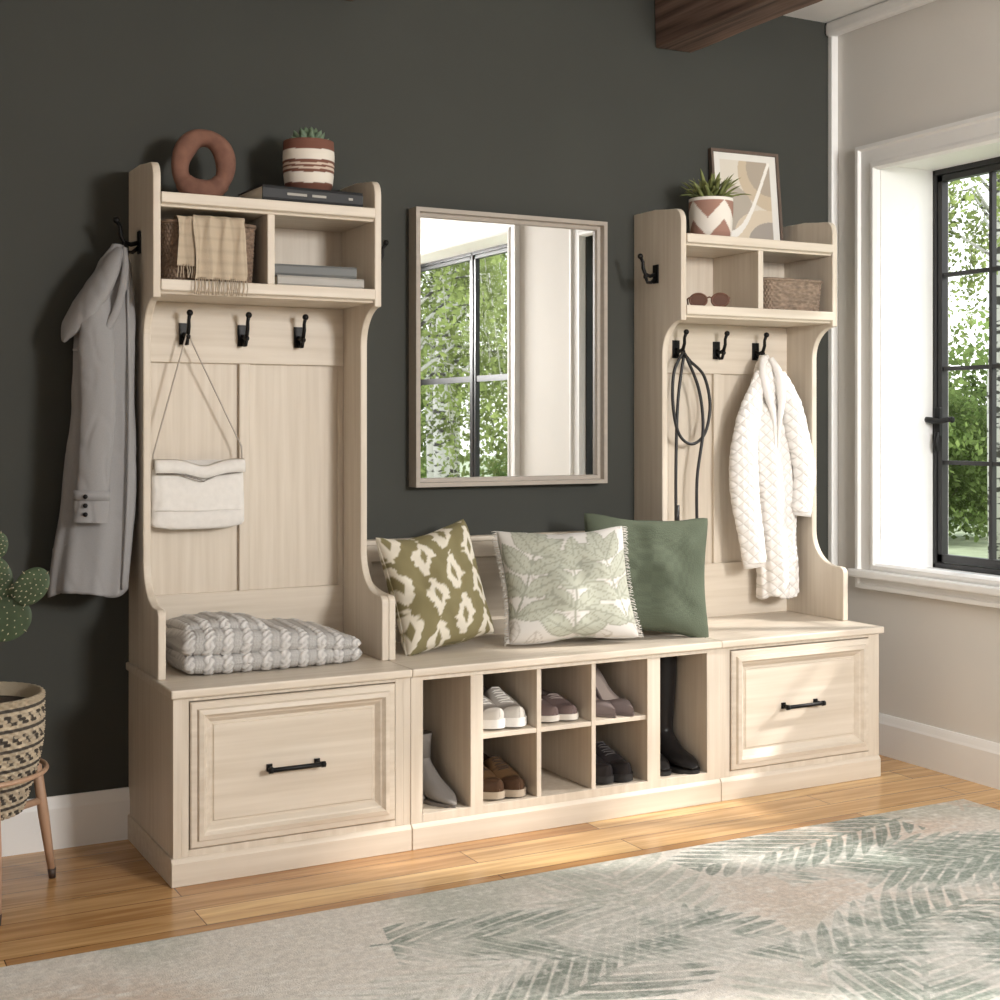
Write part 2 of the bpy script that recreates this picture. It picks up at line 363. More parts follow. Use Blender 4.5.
for x,y,a,l in [(-.95,-1.25,-4,.95),(-.85,-1.95,24,1.0),(.05,-1.55,8,1.0),(.30,-1.05,-14,.85),(.75,-2.10,40,1.0),(1.30,-1.05,-6,.9),(1.05,-1.55,16,1.05),(2.30,-1.25,172,.85),(2.35,-1.95,150,1.0),(1.75,-2.5,100,1.0),(-.3,-2.6,30,1.1),(.5,-3.1,40,1.1),(2.2,-3.0,130,1.1),(-.85,-2.9,12,1.0),(1.2,-3.2,80,1.0),(.55,-1.85,190,.95),(1.9,-.86,192,.75)]:
    frond(x,y,R(a),l,rng.uniform(.20,.26),sage*rng.uniform(.96,1.16),rng.uniform(-.22,.22),.92,rng.uniform(.054,.062),.45,1.15,clear=.35)
for x,y,a in [(.5,-1.25,-165),(1.9,-1.75,40),(.1,-2.1,-20)]:
    frond(x,y,R(a),rng.uniform(.7,.9),.18,pale,rng.uniform(-.2,.2),.85,.055,.40,1.15)
C=C+(pale-C)*np.clip((n3-.60)*1.5,0,.4)[...,None]+(pale-C)*np.clip((n5-.66)*2.0,0,.45)[...,None]
C=C*(.90+.12*vnoise(nx,ny,450,360))[...,None]
Z=np.full_like(X,.009)
edge=(X<gx[1])|(X>gx[-2])|(Y<gy[1])|(Y>gy[-2]); Z[edge]=.0005
verts=np.stack([X,Y,Z],-1).reshape(-1,3)
idx=np.arange(nx*ny).reshape(ny,nx); F=np.stack([idx[:-1,:-1],idx[:-1,1:],idx[1:,1:],idx[1:,:-1]],-1).reshape(-1,4)
me=bpy.data.meshes.new('area_rug'); me.vertices.add(len(verts)); me.vertices.foreach_set('co',verts.ravel())
me.loops.add(F.size); me.loops.foreach_set('vertex_index',F.ravel().astype(np.int32)); me.polygons.add(len(F)); me.polygons.foreach_set('loop_start',(np.arange(len(F))*4).astype(np.int32)); me.update(calc_edges=True)
a=me.color_attributes.new('Col','FLOAT_COLOR','POINT'); arr=np.ones((len(verts),4),np.float32); arr[:,:3]=lin(np.clip(C.reshape(-1,3),0,255)); a.data.foreach_set('color',arr.ravel())
rugm=Matt('woven_rug',.95,300,1.0,(224,219,211),80,.18); me.materials.append(rugm)
o=bpy.data.objects.new('area_rug',me); COL.objects.link(o); tag(o,'cream and sage green rug with faded palm leaf pattern on the wood floor','rug')

# ------------------------------------------------------------------ cushions
def pillow(label,w,h,t,loc,rot,paint,mat,seed,n=100,fringe=False,wk=1.0):
    P=thing('cushion',label,'cushion',loc,rot)
    mb=MB()
    def pos(u,v,side):
        cor=1-.035*(u*u*v*v)**3
        px=w/2*u*(1-.095*(1-v*v))*cor; pz=h/2*v*(1-.095*(1-u*u))*cor
        e=max(0,(1-u*u)*(1-v*v))
        th=t/2*e**.38
        wr=wk*(noise.noise(Vector((u*1.8,v*1.8,seed)))*.024+noise.noise(Vector((u*4.5,v*4.5,seed+9)))*.005+noise.noise(Vector((math.atan2(v,u)*3,seed,0)))*.009*(u*u+v*v))
        return (px,side*(-th-wr*e**.4),h/2+pz+.012*noise.noise(Vector((u*1.5,v*1.5,seed+3)))-.010*max(0,v)*(1-u*u))
    for side in (1,-1):
        vs=[];cs=[];fs=[]
        for j in range(n+1):
            for i in range(n+1):
                u=-1+2*i/n; v=-1+2*j/n; u_=math.sin(u*PI/2); v_=math.sin(v*PI/2)
                vs.append(pos(u_,v_,side)); cs.append((u_,v_))
        for j in range(n):
            for i in range(n): q=j*(n+1)+i; fs.append((q,q+1,q+n+2,q+n+1))
        U=np.array([c[0] for c in cs]); V=np.array([c[1] for c in cs])
        mb.add(vs,fs,True,[tuple(x) for x in paint(U,V)])
    mb.build('cover',mat,P,attr=True)
    loop=[];uv=[]
    for k in range(4):
        for i in range(24):
            s=-1+2*i/24; u,v=[(s,-1),(1,s),(-s,1),(-1,-s)][k]; loop.append(pos(u,v,1)); uv.append((u*.97,v*.97))
    loop.append(loop[0]); uv.append(uv[0])
    cl=paint(np.array([q[0] for q in uv]),np.array([q[1] for q in uv]))
    m=MB().tube(loop,.0024,6); m.c=[tuple(cl[i//6]*.93) for i in range(len(m.v))]
    m.build('piping',mat,P,attr=True,recalc=False)
    if fringe:
        m=MB(); rr=random.Random(2)
        for sd in (-1,1):
            for k in range(90):
                v=-1+2*k/89; p=Vector(pos(sd,v,1)); m.tube([p,p+Vector((sd*.009,rr.uniform(-.003,.003),rr.uniform(-.005,.002))),p+Vector((sd*.017,rr.uniform(-.006,.006),rr.uniform(-.010,.002)))],[.0014,.0012,.0007],4)
        o=m.build('fringe',M('cushion_fringe',(206,201,194),.9),P); o['kind']='stuff'
    return P
def ikat(U,V):
    x=U*1.25+.1+.05*np.sin(V*5); y=V*1.35+.25+.05*np.sin(U*7+1)
    jag=.13*np.abs(((y*6.5)%1)-.5)*2+.05*np.sin(y*29)+.05*np.sin(x*23)
    cw,chh=.72,1.0
    row=np.floor(x/cw); yy=(y/chh+.5*(row%2))%1-.5; xx=((x/cw)%1.0)-.5
    d=np.abs(xx+jag*np.sign(xx)*.6)/.54+np.abs(yy+.08*np.sin(x*11))/.60
    d2=np.abs(xx+.12*yy)/.20+np.abs(yy)/.34
    out=np.tile(np.array([132,123,90.]),(len(U),1))
    k=np.clip((.90-d)/.06,0,1)*np.clip((d2-.55)/.15,0,1)
    return out+(np.array([222,215,200.])-out)*k[:,None]
def leafmask(U,V,x,y,ang,Ln,W_):
    c_,s_=math.cos(ang),math.sin(ang); s=((U-x)*c_+(V-y)*s_)/Ln; t_=(-(U-x)*s_+(V-y)*c_)
    e=W_*np.sin(PI*np.clip(s,0,1)**.8); ins=(s>0)&(s<1)&(np.abs(t_)<e)
    vein=(np.abs(t_)<.014)|((((s*Ln-np.abs(t_)*.8)/.09)%1<.14)); edge_=ins&(np.abs(t_)>e-.020)
    return ins,vein,edge_
def botanic(U,V):
    out=np.tile(np.array([207,203,198.]),(len(U),1))
    r=np.random.RandomState(5)
    def lf(x,y,a,l,w_,c1,c2,st='fill'):
        ins,ve,ed=leafmask(U,V,x,y,R(a),l,w_)
        if st=='fill': out[ins]=c1; out[ins&(ve|ed)]=c2
        else: out[ins&(ve|ed)]=c1
    G=[176,177,163]; Gd=[154,155,142]; T=[182,176,168]
    for i in range(14): lf(r.uniform(-1,1),r.uniform(-1,1),r.uniform(0,360),.60,.15,T,T,'line')
    for x0,y0,tilt in ((-.05,-.95,86),(-.95,-.55,70),(.85,-.75,104)):
        st=(np.abs((U-x0)*math.sin(R(tilt))-(V-y0)*math.cos(R(tilt)))<.018)&(V>y0)&(V<y0+1.35); out[st]=Gd
        for k in range(4):
            px=x0+math.cos(R(tilt))*.38*k; py=y0+math.sin(R(tilt))*.38*k
            for sd in (-1,1): lf(px,py,tilt+sd*(60-7*k),.76-.05*k,.17,G,Gd)
        lf(x0+math.cos(R(tilt))*1.35,y0+math.sin(R(tilt))*1.35,tilt,.50,.14,G,Gd)
    return out
def plain(c):
    c=np.array(c,float)
    return lambda U,V: c[None,:]*(1+.05*((np.floor(U*60)+np.floor(V*60))%2-.5))[:,None]
fab=Matt('cushion_fabric',.9,500,.35); linen=Matt('coarse_linen',.92,260,.7)
pillow('olive and cream ikat patterned cushion at the left end of the bench',.305,.350,.16,(.842,-.240,ZT+.008),(R(-15),R(-8),R(8)),ikat,fab,1)
pillow('off white cushion with grey green botanical leaf print in the middle of the bench',.395,.345,.15,(1.190,-.330,ZT+.006),(R(-20),R(-2),R(-14)),botanic,fab,2,fringe=True)
pillow('plain sage green cushion behind the botanical printed one',.395,.370,.11,(1.442,-.318,ZT+.006),(R(-14),R(4),R(-19)),plain((86,93,78)),linen,3,wk=.9)

# ------------------------------------------------------------------ knitted throw (folded layers with modelled cables)
knit=Matt('cable_knit_wool',.95,400,.5)
def knit_h(x,s):
    P_=.050; t_=((x/P_)%1.0-.5)*2; col=math.floor(x/P_)
    if abs(t_)<.66:
        off=.28*math.sin(2*PI*s/.046+col*1.7); best=0
        for sg_,ov in ((1,math.cos(2*PI*s/.046+col*1.7)),(-1,-math.cos(2*PI*s/.046+col*1.7))):
            d=(t_-sg_*off)/.34
            if abs(d)<1: best=max(best,math.sqrt(1-d*d)*(.80+.20*ov))
        return max(best,.25)
    return .34+.16*abs(math.sin(PI*x/.0075))*abs(math.sin(PI*s/.008))
def fold_layer(m,x0,x1,cy,hy,z0,z1f,seed,nx_=380,ns=230,skew=0,wv=1.0):
    rings=[];cols=[]
    for i in range(nx_+1):
        xn=-1+2*i/nx_; x=(x0+x1)/2+(x1-x0)/2*math.sin(xn*PI/2); e=max(0,1-abs(math.sin(xn*PI/2))**10)**.5
        z00=z0(x) if callable(z0) else z0
        hz=(z1f(x)-z00)/2; ring=[]
        for j in range(ns):
            a=2*PI*j/ns; sg=lambda q,p:math.copysign(abs(q)**p,q)
            ca,sa=sg(math.cos(a),.45),sg(math.sin(a),.85)
            yl=hy*ca*(.90+.10*e)+.014*wv*noise.noise(Vector((x*5,math.cos(a),seed)))+skew*(x-x0)
            zl=hz*sa*(.25+.75*e)
            wav=wv*.014*noise.noise(Vector((x*6,yl*7,seed*3.1)))*(1 if sa>0 else .1)
            s_arc=(yl if sa>0 else -yl)+zl*1.0
            h=knit_h(x+.008*noise.noise(Vector((s_arc*10,seed,1))),s_arc)
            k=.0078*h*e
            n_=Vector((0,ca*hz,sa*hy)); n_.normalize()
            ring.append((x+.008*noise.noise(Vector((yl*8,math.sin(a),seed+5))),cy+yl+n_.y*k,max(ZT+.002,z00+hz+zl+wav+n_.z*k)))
            q=.76+.24*min(1,h*1.1); cols.append((208*q,205*q,202*q))  # shade in the hollows between cables is put into the colour
        rings.append(ring)
    m.loft(rings,True,True,col=cols)
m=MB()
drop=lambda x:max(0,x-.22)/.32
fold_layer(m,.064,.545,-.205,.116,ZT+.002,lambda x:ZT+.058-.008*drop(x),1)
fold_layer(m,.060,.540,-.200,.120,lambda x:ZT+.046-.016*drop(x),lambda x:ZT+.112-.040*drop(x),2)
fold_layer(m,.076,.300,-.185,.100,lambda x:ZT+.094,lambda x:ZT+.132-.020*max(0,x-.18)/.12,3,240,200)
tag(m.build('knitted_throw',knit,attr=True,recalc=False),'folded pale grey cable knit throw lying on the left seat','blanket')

# ------------------------------------------------------------------ garments
def interp(tab,z):
    if z>=tab[0][0]: return tab[0][1:]
    for p,q in zip(tab,tab[1:]):
        if z>=q[0]:
            f=(p[0]-z)/(p[0]-q[0]); f=f*f*(3-2*f)*.5+f*.5
            return [x*(1-f)+y*f for x,y in zip(p[1:],q[1:])]
    return tab[-1][1:]
def cloth_body(tab,nf,amp,seed,rows=60,n=96,mb=None,inner=True,pw=1.0):
    mb=mb or MB(); z0,z1=tab[0][0],tab[-1][0]; rs=[]
    for i in range(rows+1):
        z=z0+(z1-z0)*i/rows; xa,xb,th,yc=interp(tab,z); f=i/rows; ring=[]
        for j in range(n):
            t_=2*PI*j/n; cx=(xa+xb)/2; hx=(xb-xa)/2
            w1=math.sin(nf*t_+seed+f*.8)
            k=amp*f**.7*(w1+.5*math.sin((nf*2+1)*t_+seed*2-f)+.9*noise.noise(Vector((math.cos(t_)*2,math.sin(t_)*2,z*3+seed))))
            sg=lambda a,p:math.copysign(abs(a)**p,a)
            ring.append((cx+hx*sg(math.cos(t_),.8)*(1+k*.25),yc+th*sg(math.sin(t_),.8)*(1+k),z+.008*f*math.sin(3*t_+seed)))
        rs.append(ring)
    if inner:
        last=rs[-1]; c=Vector((sum(p[0] for p in last)/n,sum(p[1] for p in last)/n,last[0][2]))
        rs.append([(c.x+(p[0]-c.x)*.93,c.y+(p[1]-c.y)*.85,p[2]+.004) for p in last])
        rs.append([(c.x+(p[0]-c.x)*.90,c.y+(p[1]-c.y)*.75,p[2]+.12) for p in last])
    mb.loft(rs,True); return mb
def densify(path,rad,k):
    pp=[];rr=[]
    P=[Vector(p) for p in path]
    for q in range(k+1):
        a=q/k*(len(P)-1); i=min(int(a),len(P)-2); f=a-i
        p0,p1,p2,p3=P[max(i-1,0)],P[i],P[i+1],P[min(i+2,len(P)-1)]
        pp.append(.5*((2*p1)+(-p0+p2)*f+(2*p0-5*p1+4*p2-p3)*f*f+(-p0+3*p1-3*p2+p3)*f**3)); rr.append(rad[i]*(1-f)+rad[i+1]*f)
    return pp,rr
coatm=M('grey_woven_cloth',(142,140,140),.92,var=.03,scale=(300,300,300),bump=.12,bdist=.001,detail=2)
def wrinkle(amp,sc,seed,crease=0):
    def f(co,nr):
        a=noise.noise(Vector((co.x*sc,co.y*sc,co.z*sc*.3+seed))); b_=noise.noise(Vector((co.x*sc*1.3+co.z*4,co.y*sc*1.3,co.z*sc*.5+seed)))
        return amp*a+amp*.3*b_-crease*max(0,1-abs(b_)*6)
    return f
t=thing('hooded_coat','grey hooded coat hanging from the side hook against the dark wall','coat',(-.052,-.127,1.572),(0,0,R(-14)))
tab=[(-.01,-.018,.012,.012,0),(-.06,-.055,.030,.028,0),(-.14,-.100,.036,.042,0),(-.24,-.112,.038,.050,0),(-.42,-.116,.037,.052,.0),(-.65,-.142,.035,.056,.0),(-.90,-.176,.018,.062,.0)]
cloth_body(tab,4,.12,1.3,120,200).build('coat_body',coatm,t,disp=wrinkle(.007,11,2,.0015))
pp,rr=densify([(-.045,-.035,-.10),(-.056,-.056,-.16),(-.056,-.072,-.28),(-.050,-.082,-.42),(-.056,-.084,-.55),(-.066,-.082,-.68),(-.068,-.081,-.715)],[.018,.034,.044,.041,.039,.042,.043],90)
so=MB().tube(pp,rr,56,flat=.55,up=(0,1,0)).build('sleeve',coatm,t,disp=wrinkle(.006,18,5,.0025))
MB().tube([(-.066,-.081,-.636),(-.067,-.081,-.66)],[.0450,.0450],36,flat=.58,up=(0,1,0)).build('cuff_strap',coatm,so)
for zz in (-.650,-.672,-.694): MB().ell((-.080,-.1085,zz),(.006,.004,.006),10,6).build('button',black,so)
pp,rr=densify([(.0,-.015,-.02),(-.020,-.032,-.06),(-.052,-.044,-.120),(-.088,-.042,-.180),(-.120,-.034,-.228),(-.138,-.026,-.262)],[.012,.030,.046,.050,.036,.008],60)
ho=MB().tube(pp,rr,48,flat=.50).build('hood',coatm,t,disp=wrinkle(.006,14,9,.002))
pp,rr=densify([(.012,-.022,-.02),(.014,-.050,-.08),(.000,-.066,-.16),(-.030,-.074,-.230),(-.070,-.070,-.274),(-.112,-.050,-.284)],[.007,.009,.010,.010,.009,.004],40)
MB().tube(pp,rr,14,flat=.7).build('hood_rim',coatm,ho)
pp,rr=densify([(0.020,-.038,-.13),(.024,-.044,-.4),(.020,-.048,-.66),(.008,-.044,-.89)],[.004]*4,20)
MB().tube(pp,rr,8).build('front_placket',coatm,t)

quilt,ntq,bq=newmat('white_quilted_cloth'); Lq=ntq.links
tcq=N(ntq,'ShaderNodeTexCoord'); spq=N(ntq,'ShaderNodeSeparateXYZ'); Lq.new(tcq.outputs['Object'],spq.inputs[0])
def mq(op,a,b_=None):
    n=N(ntq,'ShaderNodeMath',operation=op)
    for i,x in enumerate((a,b_)):
        if x is None: continue
        if isinstance(x,(int,float)): n.inputs[i].default_value=x
        else: Lq.new(x,n.inputs[i])
    return n.outputs[0]
QF=88
qa=mq('ABSOLUTE',mq('SINE',mq('MULTIPLY',mq('ADD',spq.outputs[0],spq.outputs[2]),QF))); qb=mq('ABSOLUTE',mq('SINE',mq('MULTIPLY',mq('SUBTRACT',spq.outputs[0],spq.outputs[2]),QF)))
qh=mq('MINIMUM',qa,qb)
crq=N(ntq,'ShaderNodeValToRGB'); crq.color_ramp.elements[0].color=rgba((216,212,207)); crq.color_ramp.elements[1].color=rgba((236,232,228)); crq.color_ramp.elements[1].position=.30  # quilting creases shaded by a darker base colour
Lq.new(qh,crq.inputs[0]); Lq.new(crq.outputs[0],bq.inputs['Base Color']); bq.inputs['Roughness'].default_value=.7; bq.inputs['Specular IOR Level'].default_value=.3
bpq=N(ntq,'ShaderNodeBump'); bpq.inputs['Strength'].default_value=.5; bpq.inputs['Distance'].default_value=.005; Lq.new(mq('POWER',qh,.5),bpq.inputs['Height']); Lq.new(bpq.outputs[0],bq.inputs['Normal'])
plainw=M('white_jacket_lining',(230,226,222),.8,var=.01)
def quiltd(co,nr):
    a=abs(math.sin(QF*(co.x+co.z))); b_=abs(math.sin(QF*(co.x-co.z))); 
    w_=noise.noise(Vector((co.x*9,co.y*9,co.z*4))); v_=noise.noise(Vector((co.x*16+co.z*5,co.y*16,co.z*7+4)))
    return .0028*min(a,b_)**.6+.012*w_+.005*v_
t=thing('quilted_jacket','white quilted jacket hanging from right hook of the hall tree by the window','jacket',(2.060,-.090,1.335),(0,0,R(-6)))
tab=[(-.005,-.010,.016,.012,0),(-.05,-.030,.042,.026,0),(-.13,-.054,.070,.034,0),(-.25,-.066,.098,.038,-.003),(-.38,-.050,.108,.040,-.006),(-.55,-.030,.116,.042,-.008),(-.80,-.010,.124,.044,-.008)]
cloth_body(tab,4,.22,2.1,180,260).build('jacket_body',quilt,t,disp=quiltd)
for path,rad in (([(-.028,-.028,-.06),(-.070,-.042,-.17),(-.102,-.050,-.30),(-.108,-.056,-.43),(-.090,-.060,-.57),(-.074,-.060,-.68)],[.020,.038,.044,.045,.043,.039]),
                 ([(.042,-.028,-.07),(.080,-.040,-.17),(.112,-.048,-.28),(.130,-.052,-.38),(.128,-.052,-.46),(.120,-.052,-.52)],[.020,.036,.039,.039,.037,.035])):
    pp,rr=densify(path,rad,140); sl=MB().tube(pp,rr,90,flat=.62,up=(0,1,0)).build('sleeve',quilt,t,disp=quiltd)
    e=Vector(path[-1]); d=(e-Vector(path[-2])).normalized(); MB().tube([e-d*.01,e+d*.016],[rad[-1]*.97,rad[-1]*.92],40,flat=.62,up=(0,1,0)).build('cuff',plainw,sl)
MB().tube(*densify([(-.014,-.02,-.015),(-.026,-.040,-.07),(-.014,-.052,-.14),(.008,-.054,-.22),(.016,-.050,-.34)],[.009,.015,.013,.007,.003],40),14).build('front_edge',plainw,t)
MB().tube(*densify([(.018,-.02,-.015),(.036,-.040,-.07),(.038,-.052,-.15),(.028,-.054,-.24),(.024,-.050,-.34)],[.009,.015,.013,.007,.003],40),14).build('front_edge',plainw,t)

# handbag
canvas=M('white_bag_canvas',(224,220,215),.8,var=.04,scale=(60,60,60),bump=.2)
t=thing('handbag','small white fold over handbag hanging by a thin strap inside the left hall tree','handbag',(.170,-.062,.822))
m=MB(); n_=60; rs=[]
for i in range(25):
    f=i/24; z=f*.185; ring=[]
    for j in range(n_):
        a=2*PI*j/n_; sg=lambda q,p:math.copysign(abs(q)**p,q)
        hw=.128*(1-.03*f)*min(1,(.6+f*8)); th=.020*math.sin(PI*min(1,.12+f*.88)**.8)+.004
        sag=-.016*math.exp(-(sg(math.cos(a),.5)*.126-0.01)**2/.002)*f
        ring.append((hw*sg(math.cos(a),.35),th*sg(math.sin(a),.7)+.002*noise.noise(Vector((a*3,z*30,1))),z+sag))
    rs.append(ring)
m.loft(rs); m.build('bag_body',canvas,t)
m=MB(); rs=[]
for i in range(21):
    x=-.122+.244*i/20; sag=-.018*math.exp(-(x-.01)**2/.002); dz=.006*math.sin(x*22)
    rs.append([(x,-.018,.188+sag),(x,-.029,.184+sag),(x,-.033,.170+sag*.9+dz*.2),(x,-.032,.152+sag*.8),(x,-.027,.150+sag*.8),(x,-.02,.16+sag)])
m.loft(rs,True,True); m.build('flap',canvas,t)
MB().tube([(-.118,-.027,.150),(-.05,-.029,.148),(.008,-.030,.128),(.05,-.029,.146),(.118,-.026,.152)],.0022,6).build('zipper',M('zip_metal',(120,115,110),.4,.7),t)
MB().tube([(-.120,-.024,.052),(0,-.0265,.048),(.120,-.024,.052)],.0012,5).build('seam',canvas,t)
hk=Vector((.140,-.076,1.336))-Vector(t.location)
m=MB(); strapc=M('bag_strap',(176,166,156),.7)
m.tube([(-.122,-.004,.160),(-.121,-.006,.20),(hk.x-.010,hk.y,hk.z-.015),(hk.x-.004,hk.y,hk.z+.006),(hk.x+.004,hk.y,hk.z+.006),(hk.x+.010,hk.y,hk.z-.015),(.119,-.006,.22),(.122,-.004,.155)],.0024,6)
m.build('strap',strapc,t)

# leash straps
t=thing('leather_leash','thin black leather leash looped over left hook of the hall tree by the window','leash',(1.750,-.085,1.345))
org=Vector(t.location)
def px(lst,Y): return [onY(u,v,Y+y)-org for u,v,y in lst]
leath=M('black_leather',(26,24,24),.45,var=.15)
def curve(pts,k=6):
    P=[Vector(p) for p in pts]; out=[]
    for i in range(len(P)-1):
        p0,p1,p2,p3=P[max(i-1,0)],P[i],P[i+1],P[min(i+2,len(P)-1)]
        for j in range(k):
            s=j/k; out.append(.5*((2*p1)+(-p0+p2)*s+(2*p0-5*p1+4*p2-p3)*s*s+(-p0+3*p1-3*p2+p3)*s**3))
    out.append(P[-1]); return out
MB().tube(curve(px([(683,352,0),(674,372,0),(673,405,0),(679,434,0),(692,444,0),(705,433,0),(710,405,0),(704,376,0),(690,361,0),(684,353,0)],-.085)),.0052,8).build('loop',leath,t)
m=MB(); m.tube(curve(px([(684,354,0),(678,400,0),(676,460,0),(676,520,0),(677,545,0)],-.080)),.0052,8); m.tube(curve(px([(686,356,0),(699,390,0),(703,430,0),(697,480,0),(697,540,0),(695,580,0)],-.090)),.0052,8)
m.build('strap',leath,t)
MB().tube(px([(677,505,0),(677,528,0)],-.080),.0085,8).build('end_clip',leath,t); MB().tube(px([(697,545,0),(695,584,0)],-.09),.0085,8).build('end_clip',leath,t)

# ------------------------------------------------------------------ baskets
def woven(mb,shape,z0,z1,rows,stakes,amp,colf=None,k=4):
    n=stakes*k; mrows=rows*4; rs=[];cols=[]
    for i in range(mrows+1):
        f=i/mrows; z=z0+(z1-z0)*f; r=i//4
        for j in range(n):
            th=2*PI*j/n; x,y=shape(th,f); d=math.hypot(x,y)
            o=amp*(math.sin(stakes*th*.5*2/2+PI*(r%2))*1.0)*abs(math.sin(PI*((i%4)/4+.12)))
            rs.append((x*(1+o/d),y*(1+o/d),z)); cols.append(colf(th,r,f) if colf else (1,1,1))
    fs=[(i*n+j,i*n+(j+1)%n,(i+1)*n+(j+1)%n,(i+1)*n+j) for i in range(mrows) for j in range(n)]
    mb.add(rs,fs,True,cols)
    inn=[]
    for f in (1,.5,.02):
        inn.append([(shape(2*PI*j/n,f)[0]*.94,shape(2*PI*j/n,f)[1]*.94,z0+(z1-z0)*f) for j in range(n)])
    rs2=[[rs[mrows*n+j] for j in range(n)]]+inn; mb.loft(rs2,False,True,col=(colf(0,0,0) if colf else (1,1,1))); mb.add(inn[-1],[tuple(range(n))],False,(colf(0,0,0) if colf else (1,1,1)))
    mb.add([rs[j] for j in range(n)],[tuple(range(n))],False,(colf(0,0,0) if colf else (1,1,1)))
def rect(hx,hy,tap=.06,e=.28):
    sg=lambda a,p:math.copysign(abs(a)**p,a)
    return lambda th,f:((hx*(1-tap*(1-f)))*sg(math.cos(th),e),(hy*(1-tap*(1-f)))*sg(math.sin(th),e))
wick=M('brown_wicker',(120,100,84),.8,var=.35,scale=(60,60,140),bump=.3)
wick2=M('grey_brown_wicker',(130,112,96),.8,var=.35,scale=(60,60,140),bump=.3)
t=thing('wicker_basket','brown wicker basket in the left cubby with a scarf over its front','basket',(.158,-.135,1.4675))
m=MB(); woven(m,rect(.122,.105),0,.150,15,56,.0030); m.build('weave',wick,t)
rim=[(x*1.01,y*1.01,.150) for x,y in [rect(.122,.105)(2*PI*j/48,1) for j in range(49)]]
MB().tube(rim,.005,8,cap=False).build('rim',wick,t)
t=thing('wicker_tray','low grey brown woven basket in right cubby of the hall tree by the window','basket',(1.61+.462,-.145,1.4675))
m=MB(); woven(m,rect(.122,.098),0,.098,10,50,.0030); m.build('weave',wick2,t)
rim=[(x*1.01,y*1.01,.098) for x,y in [rect(.122,.098)(2*PI*j/48,1) for j in range(49)]]
MB().tube(rim,.005,8,cap=False).build('rim',wick2,t)
# scarf
scarfm=Matt('woven_scarf',.95,300,.4); fringem=M('scarf_fringe',(182,166,146),.95,var=.08,scale=(120,120,120))
t=thing('fringed_scarf','beige fringed scarf draped over the front of the brown wicker basket','scarf',(.150,-.25,1.62))
zb=1.4675+.157-1.62
def plaid(x,s):
    c=np.array([188,172,151.])
    if (x*1000)%30<6: c=c*.95
    if (s*1000)%30<6: c=c*.95
    return tuple(np.clip(c,0,255))
def scarf(name,x0,x1,path,seed,n=60):
    P=curve(path,9); rs=[];cs=[]; L_=[0]
    for i in range(1,len(P)): L_.append(L_[-1]+(P[i]-P[i-1]).length)
    for side in (0,1):
        for i,p in (list(enumerate(P)) if side==0 else list(enumerate(P))[::-1]):
            rs.append([(x0+(x1-x0)*j/n+.003*math.sin(i*.25+j*.4),p.y-.004*math.sin(j*.45+seed+i*.02)-(.004 if side==0 else 0),p.z) for j in range(n+1)])
            cs+=[plaid(x0+(x1-x0)*j/n+1,L_[i]) for j in range(n+1)]
    mb=MB(); mb.loft(rs,False,True,closed=False,col=cs); mb.build(name,scarfm,t,attr=True)
scarf('wrap',-.088,.088,[Vector((0,.10,zb-.02)),Vector((0,.05,zb-.004)),Vector((0,.012,zb+.006)),Vector((0,-.004,zb-.005)),Vector((0,-.008,-.06)),Vector((0,-.012,-.118))],1)
scarf('end',-.048,.087,[Vector((0,.03,zb+.010)),Vector((0,.005,zb+.010)),Vector((0,-.010,zb-.01)),Vector((0,-.016,-.06)),Vector((0,-.022,-.140)),Vector((0,-.024,-.150))],1,46)
m=MB()
for j in range(26): x=-.087+.174*j/25; m.tube([(x,-.015,-.113),(x+random.uniform(-.003,.003),-.018,-.13),(x+random.uniform(-.005,.005),-.018,-.148)],.0014,5)
for j in range(26): x=-.047+.133*j/25; m.tube([(x,-.026,-.145),(x+random.uniform(-.003,.003),-.030,-.168),(x+random.uniform(-.006,.006),-.029,-.190)],.0014,5)
o=m.build('fringe',fringem,t); o['kind']='stuff'

# ------------------------------------------------------------------ books
pagem=M('book_pages',(226,218,202),.9,var=.06,scale=(2,2,600))
def book(label,L_,D_,T_,loc,rz,c,group=None,title=False):
    t=thing('book',label,'book',loc,(0,0,rz),group)
    cm=M('book_cover',c,.6,var=.04)
    m=MB(); m.extr([(D_/2,0),(-D_/2,0),(-D_/2-.004,T_*.2),(-D_/2-.004,T_*.8),(-D_/2,T_),(D_/2,T_),(D_/2,T_-.0025),(-D_/2+.002,T_-.0025),(-D_/2+.002,.0025),(D_/2,.0025)],-L_/2,L_/2)
    m.build('cover',cm,t)
    MB().box(-L_/2+.004,L_/2-.004,-D_/2+.003,D_/2-.004,.0027,T_-.0027).build('pages',pagem,t)
    if title:
        for a,b_ in ((-.075,-.02),(-.005,.035),(.10,.112)): MB().box(a,b_,-D_/2-.0048,-D_/2-.0038,T_*.42,T_*.58).build('spine_mark',M('spine_print',(160,156,148),.6),t)
    return t
book('near black thick book lying under the striped plant pot',.285,.19,.040,(.425,-.155,1.6865),R(2),(30,31,34),title=True)
g='books in the right cubby of the left hall tree'
book('pale grey book at the bottom of the cubby stack',.246,.18,.027,(.452,-.150,1.4675),R(1),(168,164,158),g)
book('slate grey book on top of the cubby stack',.232,.172,.030,(.442,-.150,1.4950),R(-2.5),(104,106,106),g)

